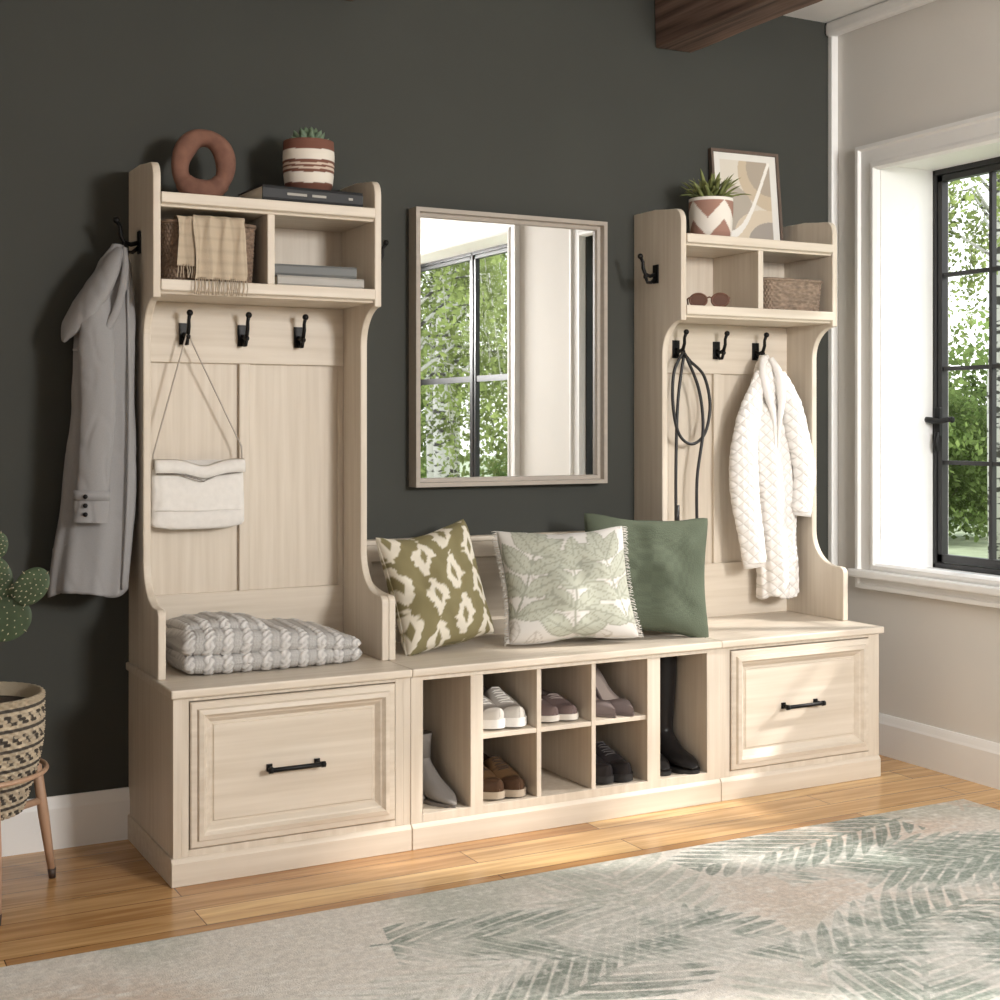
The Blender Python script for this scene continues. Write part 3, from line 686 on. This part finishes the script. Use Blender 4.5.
# ------------------------------------------------------------------ ring vase
terra=M('terracotta_clay',(132,94,78),.9,var=.12,scale=(30,30,30),bump=.4,c2=(112,78,66))
m=MB(); rs=[]
n=72
for j in range(n+1):
    a=2*PI*j/n; sg=lambda q,p:math.copysign(abs(q)**p,q)
    sx=.056+.003*math.sin(2*a+1); sz=.070
    c_=Vector((sx*sg(math.cos(a),.88)*(1.0-.08*math.sin(a)),0,.0985+sz*sg(math.sin(a),.9)))
    rr=.026+.003*math.sin(a*3+.5)+(.003 if math.sin(a)<-.6 else 0)
    d=Vector((math.cos(a),0,math.sin(a)))
    ring=[c_+d*rr*sg(math.cos(b_),.8)*.95+Vector((0,1,0))*rr*1.15*sg(math.sin(b_),.8) for b_ in [2*PI*q/20 for q in range(20)]]
    rs.append([Vector((p.x,p.y,max(p.z,.002))) for p in ring])
m.loft(rs,False)
o=m.build('ring_vase',terra,loc=(.162,-.14,1.6865),rot=(0,0,R(-18))); tag(o,'terracotta ring shaped vase on top of the left hall tree','vase')

# ------------------------------------------------------------------ small plants
def leaf(mb,base,ang,elev,Ln,W_,bend=.5,th=.15,n=8,col=None):
    d=Vector((math.cos(ang),math.sin(ang),0)); side=Vector((-math.sin(ang),math.cos(ang),0)); rs=[]; p=Vector(base); e=elev
    for i in range(n+1):
        f=i/n; w_=W_*(math.sin(PI*min(1,(f*.85+.12)))**.8 if f<1 else .02)
        dirv=d*math.cos(e)+Vector((0,0,1))*math.sin(e); nrm=-d*math.sin(e)+Vector((0,0,1))*math.cos(e)
        rs.append([p+side*w_,p+nrm*w_*th*.3+side*w_*.5,p+nrm*w_*th*-.2,p+nrm*w_*th*.3-side*w_*.5,p-side*w_,p-nrm*w_*th*2])
        p=p+dirv*Ln/n; e-=bend/n
    mb.loft(rs,True,True,col=col)
soil=M('soil',(62,48,38),.95,var=.3,scale=(90,90,90),bump=.6)
potm=Matt('painted_clay',.8,120,.15)
def pot(parent,prof,colf,n=96,rows=60):
    h=prof[-1][1]; m=MB(); vs=[];cs=[]
    def rad(z):
        for (r0,z0),(r1,z1) in zip(prof,prof[1:]):
            if z<=z1: return r0+(r1-r0)*(z-z0)/(z1-z0)
        return prof[-1][0]
    for i in range(rows+1):
        z=h*i/rows
        for j in range(n): a=2*PI*j/n; vs.append((rad(z)*math.cos(a),rad(z)*math.sin(a),z)); cs.append(colf(a,z/h))
    m.add(vs,[(i*n+j,i*n+(j+1)%n,(i+1)*n+(j+1)%n,(i+1)*n+j) for i in range(rows) for j in range(n)],True,cs)
    R_=prof[-1][0]; cc=colf(0,1)
    m.loft([[(r*math.cos(2*PI*j/n),r*math.sin(2*PI*j/n),z) for j in range(n)] for r,z in ((R_,h),(R_-.006,h),(R_-.007,h-.02))],False,False,col=cc)
    m.add([(prof[0][0]*math.cos(2*PI*j/n),prof[0][0]*math.sin(2*PI*j/n),0) for j in range(n)],[tuple(range(n))],False,cc)
    m.build('pot',potm,parent,attr=True)
    MB().lathe([(.001,h-.012),(R_-.012,h-.013),(R_-.0065,h-.018)],32).build('soil',soil,parent)
t=thing('potted_succulent','succulent in a round terracotta pot with cream stripes, standing on the near black book','potted plant',(.448,-.16,1.7275))
def stripe(a,f):
    f2=f+.012*math.sin(3*a+1)
    if .16<f2<.36 or .60<f2<.80: return (222,214,203)
    if .42<f2<.46 or .50<f2<.54: return (206,188,172)
    return (116,78,66)
pot(t,[(.052,0),(.065,.02),(.069,.06),(.070,.10),(.068,.140)],stripe)
succ=M('succulent_green',(104,122,98),.6,var=.2,scale=(40,40,40))
m=MB()
for ring,(n_,el,ln) in enumerate(((11,5,.060),(9,25,.055),(8,48,.045),(4,75,.028))):
    for j in range(n_): leaf(m,(0,0,.132+ring*.004),2*PI*j/n_+ring*.4,R(el),ln,.013,-.5,.5)
m.build('leaves',succ,t)
t=thing('potted_fern','small leafy plant in a rose brown and white geometric pot beside the framed art','potted plant',(1.800,-.155,1.6865))
def chev(a,f):
    k=(a/(2*PI)*4)%1; q=abs(k-.5)*2
    if f>.93: return (228,222,214)
    if f<.48: return (158,122,108) if f/.48<q*.9+.05 else (226,219,210)
    return (158,122,108) if (f-.48)/.45>q else (226,219,210)
pot(t,[(.058,0),(.066,.02),(.070,.09),(.070,.130)],chev)
fern=M('fresh_leaf_green',(118,124,72),.6,var=.35,scale=(30,30,30))
m=MB()
for j in range(80):
    a=random.uniform(0,2*PI); r_=random.uniform(0,.035); leaf(m,(r_*math.cos(a),r_*math.sin(a),.118),a,R(random.uniform(40,88)),random.uniform(.06,.110),.0085,random.uniform(.2,1.2),.25)
m.build('leaves',fern,t)

# framed art
t=thing('framed_print','framed abstract print of beige and taupe curved shapes leaning on the wall','picture',(2.035,-.060,1.6875),(R(-6),0,R(-3)))
artframe=M('brown_frame_wood',(96,80,70),.5,var=.1,scale=(50,50,4))
MB().rings(-.135,.135,0,.330,[(0,.018),(0,0),(.009,0),(.010,.006)],False).build('frame',artframe,t)
MB().box(-.134,.134,.010,.017,.002,.328).build('backing',artframe,t)
n_=90; m_=110; vs=[];cs=[]
for j in range(m_+1):
    for i in range(n_+1):
        x=-.126+.252*i/n_; z=.009+.312*j/m_; vs.append((x,.007,z)); u=i/n_; v=j/m_
        c_=(222,219,213)
        if .10<u<.90 and .08<v<.92: 
            c_=(214,206,194)
            if (u-1.0)**2/.62**2+(v-.80)**2/.42**2<1: c_=(196,180,158)
            if (u-.90)**2/.38**2+(v-.85)**2/.30**2<1: c_=(172,160,146)
            if (u-.10)**2/.50**2+(v-.38)**2/.30**2<1: c_=(176,167,155)
            if (u-.80)**2/.52**2+(v-.12)**2/.28**2<1: c_=(208,194,174)
            if (u-.90)**2/.40**2+(v-.05)**2/.22**2<1: c_=(160,152,144)
            if abs((u-.1)*.8-(v-.2)-.25*math.sin(u*4))<.045: c_=(234,230,223)
        cs.append(c_)
m=MB(); m.add(vs,[(j*(n_+1)+i,j*(n_+1)+i+1,(j+1)*(n_+1)+i+1,(j+1)*(n_+1)+i) for j in range(m_) for i in range(n_)],False,cs)
m.build('print',Matt('art_paper',.9,100,.02),t,attr=True)

# sunglasses
t=thing('sunglasses','folded tortoiseshell sunglasses lying in left cubby of the hall tree by the window','sunglasses',(1.61+.150,-.200,1.4675),(0,0,R(-32)))
tort=M('tortoiseshell',(104,66,48),.45,var=.4,scale=(80,80,80)); lens,ntt,bb_=newmat('amber_lens'); bb_.inputs['Base Color'].default_value=rgba((92,60,46)); bb_.inputs['Roughness'].default_value=.45; bb_.inputs['Specular IOR Level'].default_value=.25
for s_ in (-1,1):
    lp=[(s_*.034+.027*math.cos(2*PI*k/24),0,.024+.021*math.sin(2*PI*k/24)) for k in range(25)]
    fo=MB().tube(lp,.003,8,cap=False).build('rim',tort,t)
    MB().add([(s_*.034+.026*math.cos(2*PI*k/24),-.0005,.024+.020*math.sin(2*PI*k/24)) for k in range(24)]+[(s_*.034+.026*math.cos(2*PI*k/24),.0008,.024+.020*math.sin(2*PI*k/24)) for k in range(24)],[tuple(range(24)),tuple(range(47,23,-1))]).build('lens',lens,fo)
    MB().tube([(s_*.062,.002,.032),(s_*.066,.03,.030),(s_*.060,.09,.016),(s_*.056,.125,.004)],.0028,6).build('temple',tort,t)
MB().tube([(-.010,0,.030),(0,-.001,.034),(.010,0,.030)],.0026,6).build('bridge',tort,t)

# ------------------------------------------------------------------ shoes
def outline(s,W_,pointy=0):
    heel=math.sqrt(max(0,1-(1-min(1,s/.13))**2)); toe=math.sqrt(max(0,1-max(0,(s-.80)/.20)**2))
    if pointy: toe=max(0,1-max(0,(s-.62)/.38)**2.0)**.8
    body=.36+.05*math.cos(PI*s*2)*-1+.14*math.exp(-((s-.70)/.22)**2)-.05*math.exp(-((s-.40)/.12)**2)
    return W_*body*heel*toe
def sole_mb(L_,W_,zb,solet,pointy,ns=44):
    m=MB(); rs=[]
    for i in range(ns+1):
        s=.5-.5*math.cos(PI*i/ns); w_=outline(s,W_*1.05,pointy)+.0015; y=-L_*s+(.002 if s<.5 else -.002); z=zb(s)
        rs.append([(-w_,y,z+.003),(-w_,y,z-solet),(w_,y,z-solet),(w_,y,z+.003)])
    m.loft(rs,True,False); return m
def mk_shoe(name,label,group,L_,W_,zb,hf,op,cu,cl,cs,mat,laces=None,solet=.02,loc=(0,0,0),rz=0,pointy=0,heel=None,cat='shoe',cols=None):
    t=thing(name,label,cat,loc,(0,0,rz),group); t.empty_display_size=.05
    ns,na=60,44; m=MB(); vs=[];cc=[]
    for i in range(ns+1):
        s=.5-.5*math.cos(PI*i/ns); w_=outline(s,W_,pointy)+.0004; h=hf(s); y=-L_*s; z0=zb(s)
        for j in range(na+1):
            ph=PI*j/na; cx=math.cos(ph); sx=math.sin(ph)
            x=w_*math.copysign(abs(cx)**.75,cx)*(1-.10*sx*(1 if s<.5 else .3)); z=z0+h*sx**.62
            c_=cu
            hwid=.80*math.sqrt(max(0,1-((s-(op[0]+op[1])/2)/((op[1]-op[0])/2))**4)) if op[0]<s<op[1] else 0
            if abs(cx)<hwid: z=z0+min(h*.25,.014); c_=cl; x=x*.93
            elif cols and cols(s,sx): c_=cols(s,sx)
            vs.append((x,y,z)); cc.append(c_)
    m.add(vs,[(i*(na+1)+j,i*(na+1)+j+1,(i+1)*(na+1)+j+1,(i+1)*(na+1)+j) for i in range(ns) for j in range(na)],True,cc)
    m.build('upper',mat,t,attr=True)
    sole_mb(L_,W_,zb,solet,pointy).build('sole',M('shoe_sole',cs,.7,var=.05),t)
    if heel:
        hh=MB(); hh.loft([[(a*math.cos(2*PI*j/16),yc+b_*math.sin(2*PI*j/16),z) for j in range(16)] for z,a,b_,yc in heel],True); hh.build('heel',M('shoe_heel',cs,.6,var=.05),t)
    if laces:
        for k in range(laces[1]):
            s=laces[0]+.046*k; h=hf(s); z0=zb(s); w_=outline(s,W_)
            tilt=.007*(1 if k%2 else -1)
            MB().tube([(-w_*.55,-L_*s+.002,z0+h*.86),(-w_*.25,-L_*s-tilt*.4,z0+h*.99+.002),(w_*.25,-L_*s+tilt*.4,z0+h*.99+.002),(w_*.55,-L_*s+.002,z0+h*.86)],.0020,6).build('lace',M('laces',laces[2],.8),t)
    return t
def lows(hb,hm,ht): 
    return lambda s: hb*(1-min(1,s/.42)**1.3)+(hm)*min(1,s/.42)**1.3 if s<.42 else hm+(ht-hm)*min(1,(s-.42)/.36)**.85
# boots: sections given by a back point, a front point and a half width, swept from the shaft top round the ankle to the toe
def mk_boot(name,label,group,secs,L_,W_,zb,solet,heel,cu,cs,mat,loc,rz,pointy):
    t=thing(name,label,'boot',loc,(0,0,rz),group); K=7; rs=[]; n=40
    def cm(a,b_,c_,d,f): return .5*((2*b_)+(-a+c_)*f+(2*a-5*b_+4*c_-d)*f*f+(-a+3*b_-3*c_+d)*f**3)
    for i in range(len(secs)-1):
        q=[secs[max(i-1,0)],secs[i],secs[i+1],secs[min(i+2,len(secs)-1)]]
        for k in range(K+(1 if i==len(secs)-2 else 0)):
            by,bz,fy,fz,w_=[cm(q[0][c],q[1][c],q[2][c],q[3][c],k/K) for c in range(5)]
            cy,cz=(by+fy)/2,(bz+fz)/2; hy,hz=(fy-by)/2,(fz-bz)/2
            rs.append([(w_*math.copysign(abs(math.sin(a))**.85,math.sin(a)),cy+hy*math.cos(a),cz+hz*math.cos(a)) for a in [2*PI*j/n for j in range(n)]])
    by,bz,fy,fz,w_=secs[0]; cy=(by+fy)/2; hy=(fy-by)/2
    inn=[[((w_-.003)*math.sin(a),cy+hy*.93*math.cos(a),bz-dz) for a in [2*PI*j/n for j in range(n)]] for dz in (.06,0)]
    m=MB(); m.loft(inn+rs,True,True,col=cu); m.build('upper',mat,t,attr=True)
    sole_mb(L_,W_,zb,solet,pointy).build('sole',M('boot_sole',cs,.6,var=.05),t)
    hh=MB(); hh.loft([[(a*math.cos(2*PI*j/20),yc+b_*math.sin(2*PI*j/20),z) for j in range(20)] for z,a,b_,yc in heel],True); hh.build('heel',M('boot_heel',cs,.6,var=.05),t)
    return t
shoem=Matt('shoe_leather',.42,150,.2); suede=Matt('suede',.95,500,.4); blackl=Matt('polished_black_leather',.28,120,.25)
flat=lambda z:(lambda s:z+ (.006*max(0,(s-.75)/.25)))
X0=.62
def pair(fn,x,z,dx=.040,y=-.170,rot=0):
    fn(0,(X0+x-dx,y,z),R(3+rot)); fn(1,(X0+x+dx,y-.006,z),R(-2+rot))
LR=('left-hand one','right-hand one')
ZS=.0855; ZM=.2755
pair(lambda i,l,r:mk_shoe('sneaker','%s of the pale grey canvas sneakers in the upper left cubby'%LR[i],'pale grey sneakers',.262,.092,flat(.022),lows(.058,.066,.032),(.04,.40),(150,144,138),(100,94,88),(230,227,222),suede,(.43,7,(232,228,222)),.021,l,r,cols=lambda s,sx:(200,195,188) if s>.86 else ((176,170,163) if (.36<s<.74 and sx>.80) else None)),.298,ZM,.040)
pair(lambda i,l,r:mk_shoe('brogue','%s of the brown leather shoes in the lower left cubby'%LR[i],'brown leather shoes',.262,.088,flat(.017),lows(.060,.066,.034),(.04,.38),(104,80,56),(50,38,30),(170,156,138),shoem,(.41,6,(60,46,36)),.016,l,r,cols=lambda s,sx:(74,54,40) if (s>.80 or (.60<s<.625) or s<.14) else None),.298,ZS,.040)
pair(lambda i,l,r:mk_shoe('loafer','%s of the mauve brown flat shoes in the upper middle cubby'%LR[i],'mauve brown flat shoes',.255,.084,flat(.014),lows(.052,.052,.027),(.04,.50),(112,96,94),(196,182,172),(214,206,196),suede,(.54,3,(150,136,130)),.013,l,r),.473,ZM,.038)
pair(lambda i,l,r:mk_shoe('derby_shoe','%s of the black lace-up shoes in the lower right cubby'%LR[i],'black lace up shoes',.262,.088,flat(.017),lows(.062,.068,.036),(.04,.38),(46,43,45),(24,22,22),(26,24,24),shoem,(.41,6,(78,74,74)),.016,l,r,cols=lambda s,sx:(34,31,32) if (.60<s<.625 or s>.84) else None),.648,ZS,.040)
def pumpz(s):
    q=max(0,1-s/.70); return .006+.082*(q*q*(3-2*q))
pair(lambda i,l,r:mk_shoe('high_heel','%s of the taupe high heels in the upper right cubby'%LR[i],'taupe high heels',.225,.076,pumpz,lambda s:(.050-.026*min(1,s/.35)) if s<.35 else (.024+.010*min(1,max(0,(s-.55)/.15)))*(1-.45*max(0,(s-.8)/.2)),(.05,.66),(118,106,104),(176,162,154),(104,92,88),suede,None,.005,l,r,pointy=1,heel=[(.0,.006,.006,-.014),(.03,.006,.007,-.014),(.060,.012,.013,-.017),(.084,.019,.019,-.020)]),.636,ZM,.037,-.215,7)
ASEC=[(-.004,.165,-.098,.172,.034),(-.008,.130,-.092,.136,.031),(-.010,.098,-.092,.108,.029),(-.006,.070,-.100,.094,.029),(-.003,.046,-.118,.082,.031),(-.022,.030,-.140,.066,.033),(-.070,.018,-.162,.054,.033),(-.120,.008,-.184,.044,.034),(-.165,.006,-.205,.034,.031),(-.205,.006,-.226,.024,.020),(-.238,.007,-.242,.014,.006)]
for i,(lx,ly) in enumerate(((X0+.060,-.110),(X0+.108,-.200))):
    mk_boot('ankle_boot','%s of the grey suede ankle boots in the tall left compartment'%LR[i],'grey suede ankle boots',ASEC,.240,.070,lambda s:.006+.034*max(0,1-s/.5),.006,[(0,.018,.018,-.026),(.034,.025,.030,-.034)],(132,127,123),(104,98,94),suede,(lx,ly,ZS),R(6),1)
RSEC=[(-.000,.338,-.108,.338,.042),(-.001,.27,-.104,.27,.041),(-.006,.20,-.100,.20,.037),(-.012,.14,-.094,.142,.033),(-.014,.100,-.092,.110,.031),(-.008,.068,-.102,.094,.031),(-.003,.040,-.118,.080,.034),(-.028,.022,-.138,.064,.036),(-.074,.014,-.160,.054,.038),(-.126,.010,-.182,.046,.038),(-.172,.010,-.202,.035,.031),(-.216,.012,-.220,.022,.012)]
for i,(lx,ly) in enumerate(((X0+.819,-.200),(X0+.900,-.228))):
    mk_boot('riding_boot','%s of the tall black leather boots in the right compartment'%LR[i],'tall black boots',RSEC,.220,.082,lambda s:.010+.018*max(0,1-s/.45),.009,[(0,.028,.030,-.034),(.028,.029,.032,-.034)],(30,28,28),(20,18,18),blackl,(lx,ly,ZS),R(2),0)

# ------------------------------------------------------------------ cactus
ct=thing('potted_cactus','prickly pear cactus in a cream and black woven basket planter at far left','potted plant',(-.435,-.335,.205),(0,0,R(-28)))
def bcol(th,r,f):
    j_=noise.noise(Vector((math.cos(th)*14,math.sin(th)*14,r*.7)))
    if f>.95: return (160,146,124)
    if r%6 in (3,): return (74,68,62)
    if math.sin(th*30+ r*PI*.5)+j_*1.2>.15 and r%6 in (0,1,5): return (70,64,58)
    s_=1+.18*j_
    return (178*s_,164*s_,142*s_)
m=MB(); woven(m,lambda th,f:((.108+.048*math.sin(PI*.5*min(1,f*1.3)))*math.cos(th),(.108+.048*math.sin(PI*.5*min(1,f*1.3)))*math.sin(th)),0,.275,36,80,.0048,bcol)
m.build('basket',Matt('seagrass_weave',.9,160,1.0),ct,attr=True)
MB().lathe([(.001,.250),(.10,.247),(.142,.244)],32).build('soil',soil,ct)
padm=M('cactus_green',(68,84,60),.6,var=.2,scale=(25,25,25),bump=.1); spm=M('cactus_spine',(186,178,150),.7)
for (cx,cy,cz,w_,h_,tl) in [(.0,0,.335,.050,.095,.15),(.080,-.01,.448,.062,.050,-.4),(-.05,.02,.47,.052,.085,-.3),(.142,-.02,.525,.036,.050,.75),(.068,.0,.540,.026,.052,-.25),(.058,-.005,.618,.026,.032,.2),(-.10,0,.62,.04,.055,-.3)]:
    m=MB(); sp=MB()
    rot=Matrix.Rotation(tl,3,'Y'); m.ell((cx,cy,cz),(w_,.008,h_),28,16,rot=rot)
    po=m.build('pad',padm,ct)
    for k in range(34):
        a=k*2.39996; r_=math.sqrt((k+.5)/34)*.97; p=Vector((w_*r_*math.cos(a),0,h_*r_*math.sin(a))); y=-.008*math.sqrt(max(0,1-r_*r_))
        q=rot@Vector((p.x,y,p.z))+Vector((cx,cy,cz)); d=rot@Vector((p.x*4,-.5 if r_<.9 else -.1,p.z*4)).normalized()
        sp.tube([q-d*.001,q+d*.002,q+d*.008],[.0020,.0011,.0003],5)
    o=sp.build('spines',spm,po); o['kind']='stuff'
st=thing('plant_stand','light wooden plant stand with splayed legs holding the woven basket planter','plant stand',(-.405,-.335,0),(0,0,0))
swood=M('stand_wood',(190,156,130),.5,scale=(40,40,4),c2=(166,132,106))
for k in range(3):
    a=R(29+120*k); l=MB().tube([(.186*math.cos(a),.186*math.sin(a),.02),(.162*math.cos(a),.162*math.sin(a),.16),(.136*math.cos(a),.136*math.sin(a),.32)],[.009,.013,.011],10).build('leg',swood,st)
    MB().tube([(.188*math.cos(a),.188*math.sin(a),.0),(.186*math.cos(a),.186*math.sin(a),.024)],[.008,.0105],10).build('foot_tip',M('dark_foot',(60,44,34),.6),l)
    MB().tube([(.156*math.cos(a),.156*math.sin(a),.196),(0,0,.190)],.009,8).build('crossbar',swood,st)
MB().tube([(-.03+.162*math.cos(2*PI*j/48),.162*math.sin(2*PI*j/48),.30) for j in range(49)],.006,8,cap=False).build('ring',swood,st)

# ------------------------------------------------------------------ garden
grass=M('grass',(150,158,124),.95,var=.25,scale=(3,3,3))
struct(MB().box(XO+.05,60,-60,60,-.6,-.5).build('ground',grass),'green lawn outside the windows','lawn')
def leafmat(name,c):
    m_,nt_,b_=newmat(name); tl_=N(nt_,'ShaderNodeBsdfTranslucent'); df=N(nt_,'ShaderNodeBsdfDiffuse'); ms=N(nt_,'ShaderNodeMixShader'); ms.inputs[0].default_value=.5
    tc_=N(nt_,'ShaderNodeTexCoord'); nz_=N(nt_,'ShaderNodeTexNoise'); nz_.inputs['Scale'].default_value=2.0; cr_=N(nt_,'ShaderNodeValToRGB')
    cr_.color_ramp.elements[0].position=.38; cr_.color_ramp.elements[1].position=.62
    cr_.color_ramp.elements[0].color=tuple(x*.35 for x in rgba(c)[:3])+(1,); cr_.color_ramp.elements[1].color=rgba(c)
    nt_.links.new(tc_.outputs['Object'],nz_.inputs['Vector']); nt_.links.new(nz_.outputs[0],cr_.inputs[0])
    nt_.links.new(cr_.outputs[0],tl_.inputs[0]); nt_.links.new(cr_.outputs[0],df.inputs[0]); nt_.links.new(df.outputs[0],ms.inputs[1]); nt_.links.new(tl_.outputs[0],ms.inputs[2])
    nt_.nodes.remove(b_); nt_.links.new(ms.outputs[0],nt_.nodes['Material Output'].inputs[0]); return m_
lg=leafmat('birch_leaf',(170,184,116)); sg_=leafmat('shrub_leaf',(144,164,98))
bark,ntb,bb_=newmat('birch_bark'); tcb=N(ntb,'ShaderNodeTexCoord'); mpb=N(ntb,'ShaderNodeMapping'); mpb.inputs['Scale'].default_value=(3,3,9); nzb=N(ntb,'ShaderNodeTexNoise'); nzb.inputs['Scale'].default_value=2
crb=N(ntb,'ShaderNodeValToRGB'); crb.color_ramp.elements[0].position=.40; crb.color_ramp.elements[1].position=.47; crb.color_ramp.elements[0].color=rgba((70,66,60)); crb.color_ramp.elements[1].color=rgba((206,202,194))
ntb.links.new(tcb.outputs['Object'],mpb.inputs[0]); ntb.links.new(mpb.outputs[0],nzb.inputs['Vector']); ntb.links.new(nzb.outputs[0],crb.inputs[0]); ntb.links.new(crb.outputs[0],bb_.inputs['Base Color']); bb_.inputs['Roughness'].default_value=.8
def leafcloud(centers,per,size,spread,droop=0):
    P=[];Fq=[]
    for c_ in centers:
        n=per
        o=rng.normal(0,1,(n,3))*np.array(spread); o[:,2]-=droop*np.abs(rng.normal(0,1,n))
        for q in o+np.array(c_):
            a=rng.normal(0,1,3); a/=np.linalg.norm(a); b_=np.cross(a,rng.normal(0,1,3)); b_/=np.linalg.norm(b_); s=size*rng.uniform(.6,1.2); i=len(P)
            P+=[tuple(q-a*s),tuple(q+b_*s*.55),tuple(q+a*s),tuple(q-b_*s*.55)]; Fq.append((i,i+1,i+2,i+3))
    m_=MB(); m_.v=P; m_.f=Fq; m_.sm=[False]*len(Fq); m_.c=[(1,1,1)]*len(P); return m_
def birch_proto():
    t=thing('birch_tree','pale trunked birch tree standing in the garden outside the windows','tree',(0,0,-.5),group='birch trees outside')
    m=MB(); m.tube([(0,0,0),(.05,.02,2),(-.03,.05,4.5),(.02,0,7.5)],[.11,.09,.065,.02],10)
    cs=[]
    for k in range(40):
        z=random.uniform(2.2,7.2); a=random.uniform(0,2*PI); l=random.uniform(.6,1.5)*(1-.06*z)
        e=Vector((math.cos(a)*l,math.sin(a)*l,z+random.uniform(.0,.4))); e2=e+Vector((math.cos(a)*.15,math.sin(a)*.15,-random.uniform(.6,1.5)))
        m.tube([(0,0,z-.2),(e.x*.5,e.y*.5,z+.2),e,e2],[.022,.015,.008,.003],5)
        cs.append(tuple(Vector((0,0,z))*.4+e*.6))
        for s in (0,.25,.5,.75,1): cs.append(tuple(e*(1-s)+e2*s))
    m.build('trunk',bark,t); o=leafcloud(cs,42,.040,(.085,.085,.15),.05).build('foliage',lg,t,recalc=False); return t
def shrub_proto():
    t=thing('garden_shrub','bushy green shrub growing in the garden outside the windows','shrub',(0,0,-.5),group='shrubs outside')
    cs=[(random.uniform(-1,1),random.uniform(-1,1),random.uniform(.2,1.7)) for k in range(80)]
    cs=[c for c in cs if math.hypot(c[0],c[1])<.95]
    m=MB()
    for c in cs[:14]: m.tube([(c[0]*.1,c[1]*.1,0),(c[0]*.6,c[1]*.6,c[2]*.6),c],[.03,.018,.006],5)
    m.build('stems',M('shrub_bark',(92,80,66),.9),t); leafcloud(cs,190,.050,(.17,.17,.19)).build('foliage',sg_,t,recalc=False); return t
def dup(root,loc,rz,sc):
    r=root.copy(); COL.objects.link(r); r.location=loc; r.rotation_euler=(0,0,rz); r.scale=(sc,)*3
    for ch in list(root.children): c=ch.copy(); COL.objects.link(c); c.parent=r
bt=birch_proto(); bt.location=(7.6,5.5,-.5)
for x,y,s in ((11.2,7.2,1.0),(15.6,9.0,1.2),(3.9,-7.0,.85),(5.75,-10.0,.9),(6.7,-12.2,.95),(8.0,-14.4,1.05),(9.0,-9.6,1.0),(5.2,-15.6,1.1)): dup(bt,(x,y,-.5),random.uniform(0,6),s)
sh=shrub_proto(); sh.location=(10.4,4.4,-.5); sh.scale=(.9,)*3
for x,y,s in ((13.4,10.4,1.1),(9.6,12.6,1.1),(18.5,13.0,1.7),(15.0,17.0,1.7),(13.5,5.9,.9),(11.6,-13.4,1.0),(7.2,-19.0,1.5),(12.8,-18.6,1.6),(10.4,-24,1.9)): dup(sh,(x,y,-.5),random.uniform(0,6),s)

# ------------------------------------------------------------------ light
w=bpy.data.worlds.new('world'); scene.world=w; w.use_nodes=True; bg=w.node_tree.nodes['Background']
tcw=N(w.node_tree,'ShaderNodeTexCoord'); spw=N(w.node_tree,'ShaderNodeSeparateXYZ'); crw=N(w.node_tree,'ShaderNodeValToRGB')
crw.color_ramp.elements[0].position=.0; crw.color_ramp.elements[0].color=(1,1,1,1); crw.color_ramp.elements[1].position=.8; crw.color_ramp.elements[1].color=(.72,.84,1,1)
w.node_tree.links.new(tcw.outputs['Generated'],spw.inputs[0]); w.node_tree.links.new(spw.outputs[2],crw.inputs[0]); w.node_tree.links.new(crw.outputs[0],bg.inputs[0]); bg.inputs[1].default_value=2.2
def area(name,loc,target,size,power,color=(1,1,1),spread=None):
    d=bpy.data.lights.new(name,'AREA'); d.size=size; d.energy=power; d.color=color; o=bpy.data.objects.new(name,d); COL.objects.link(o); o.location=loc
    if spread: d.spread=spread
    o.rotation_euler=(Vector(target)-Vector(loc)).to_track_quat('-Z','Y').to_euler(); return o
area('added_key_light',(1.75,-4.7,1.9),(.9,-.2,.6),.70,128,(1,.985,.96))  # unseen area light added as main light on the furniture
area('added_fill_light',(-1.2,-4.9,2.3),(.9,-.5,.8),2.2,16,(.94,.97,1))  # large soft light added out of view as general fill
area('added_wall_fill',(.5,-5.5,2.1),(2.447,-1.9,1.3),.5,8,(1,.99,.97),R(50))  # narrow light added out of view to brighten the pale window wall
sd=bpy.data.lights.new('sun','SUN'); sd.energy=4.4; sd.angle=R(3); sd.color=(1,.96,.90); so=bpy.data.objects.new('sun',sd); COL.objects.link(so)
so.rotation_euler=Vector((-.72,.34,-.60)).to_track_quat('-Z','Y').to_euler()
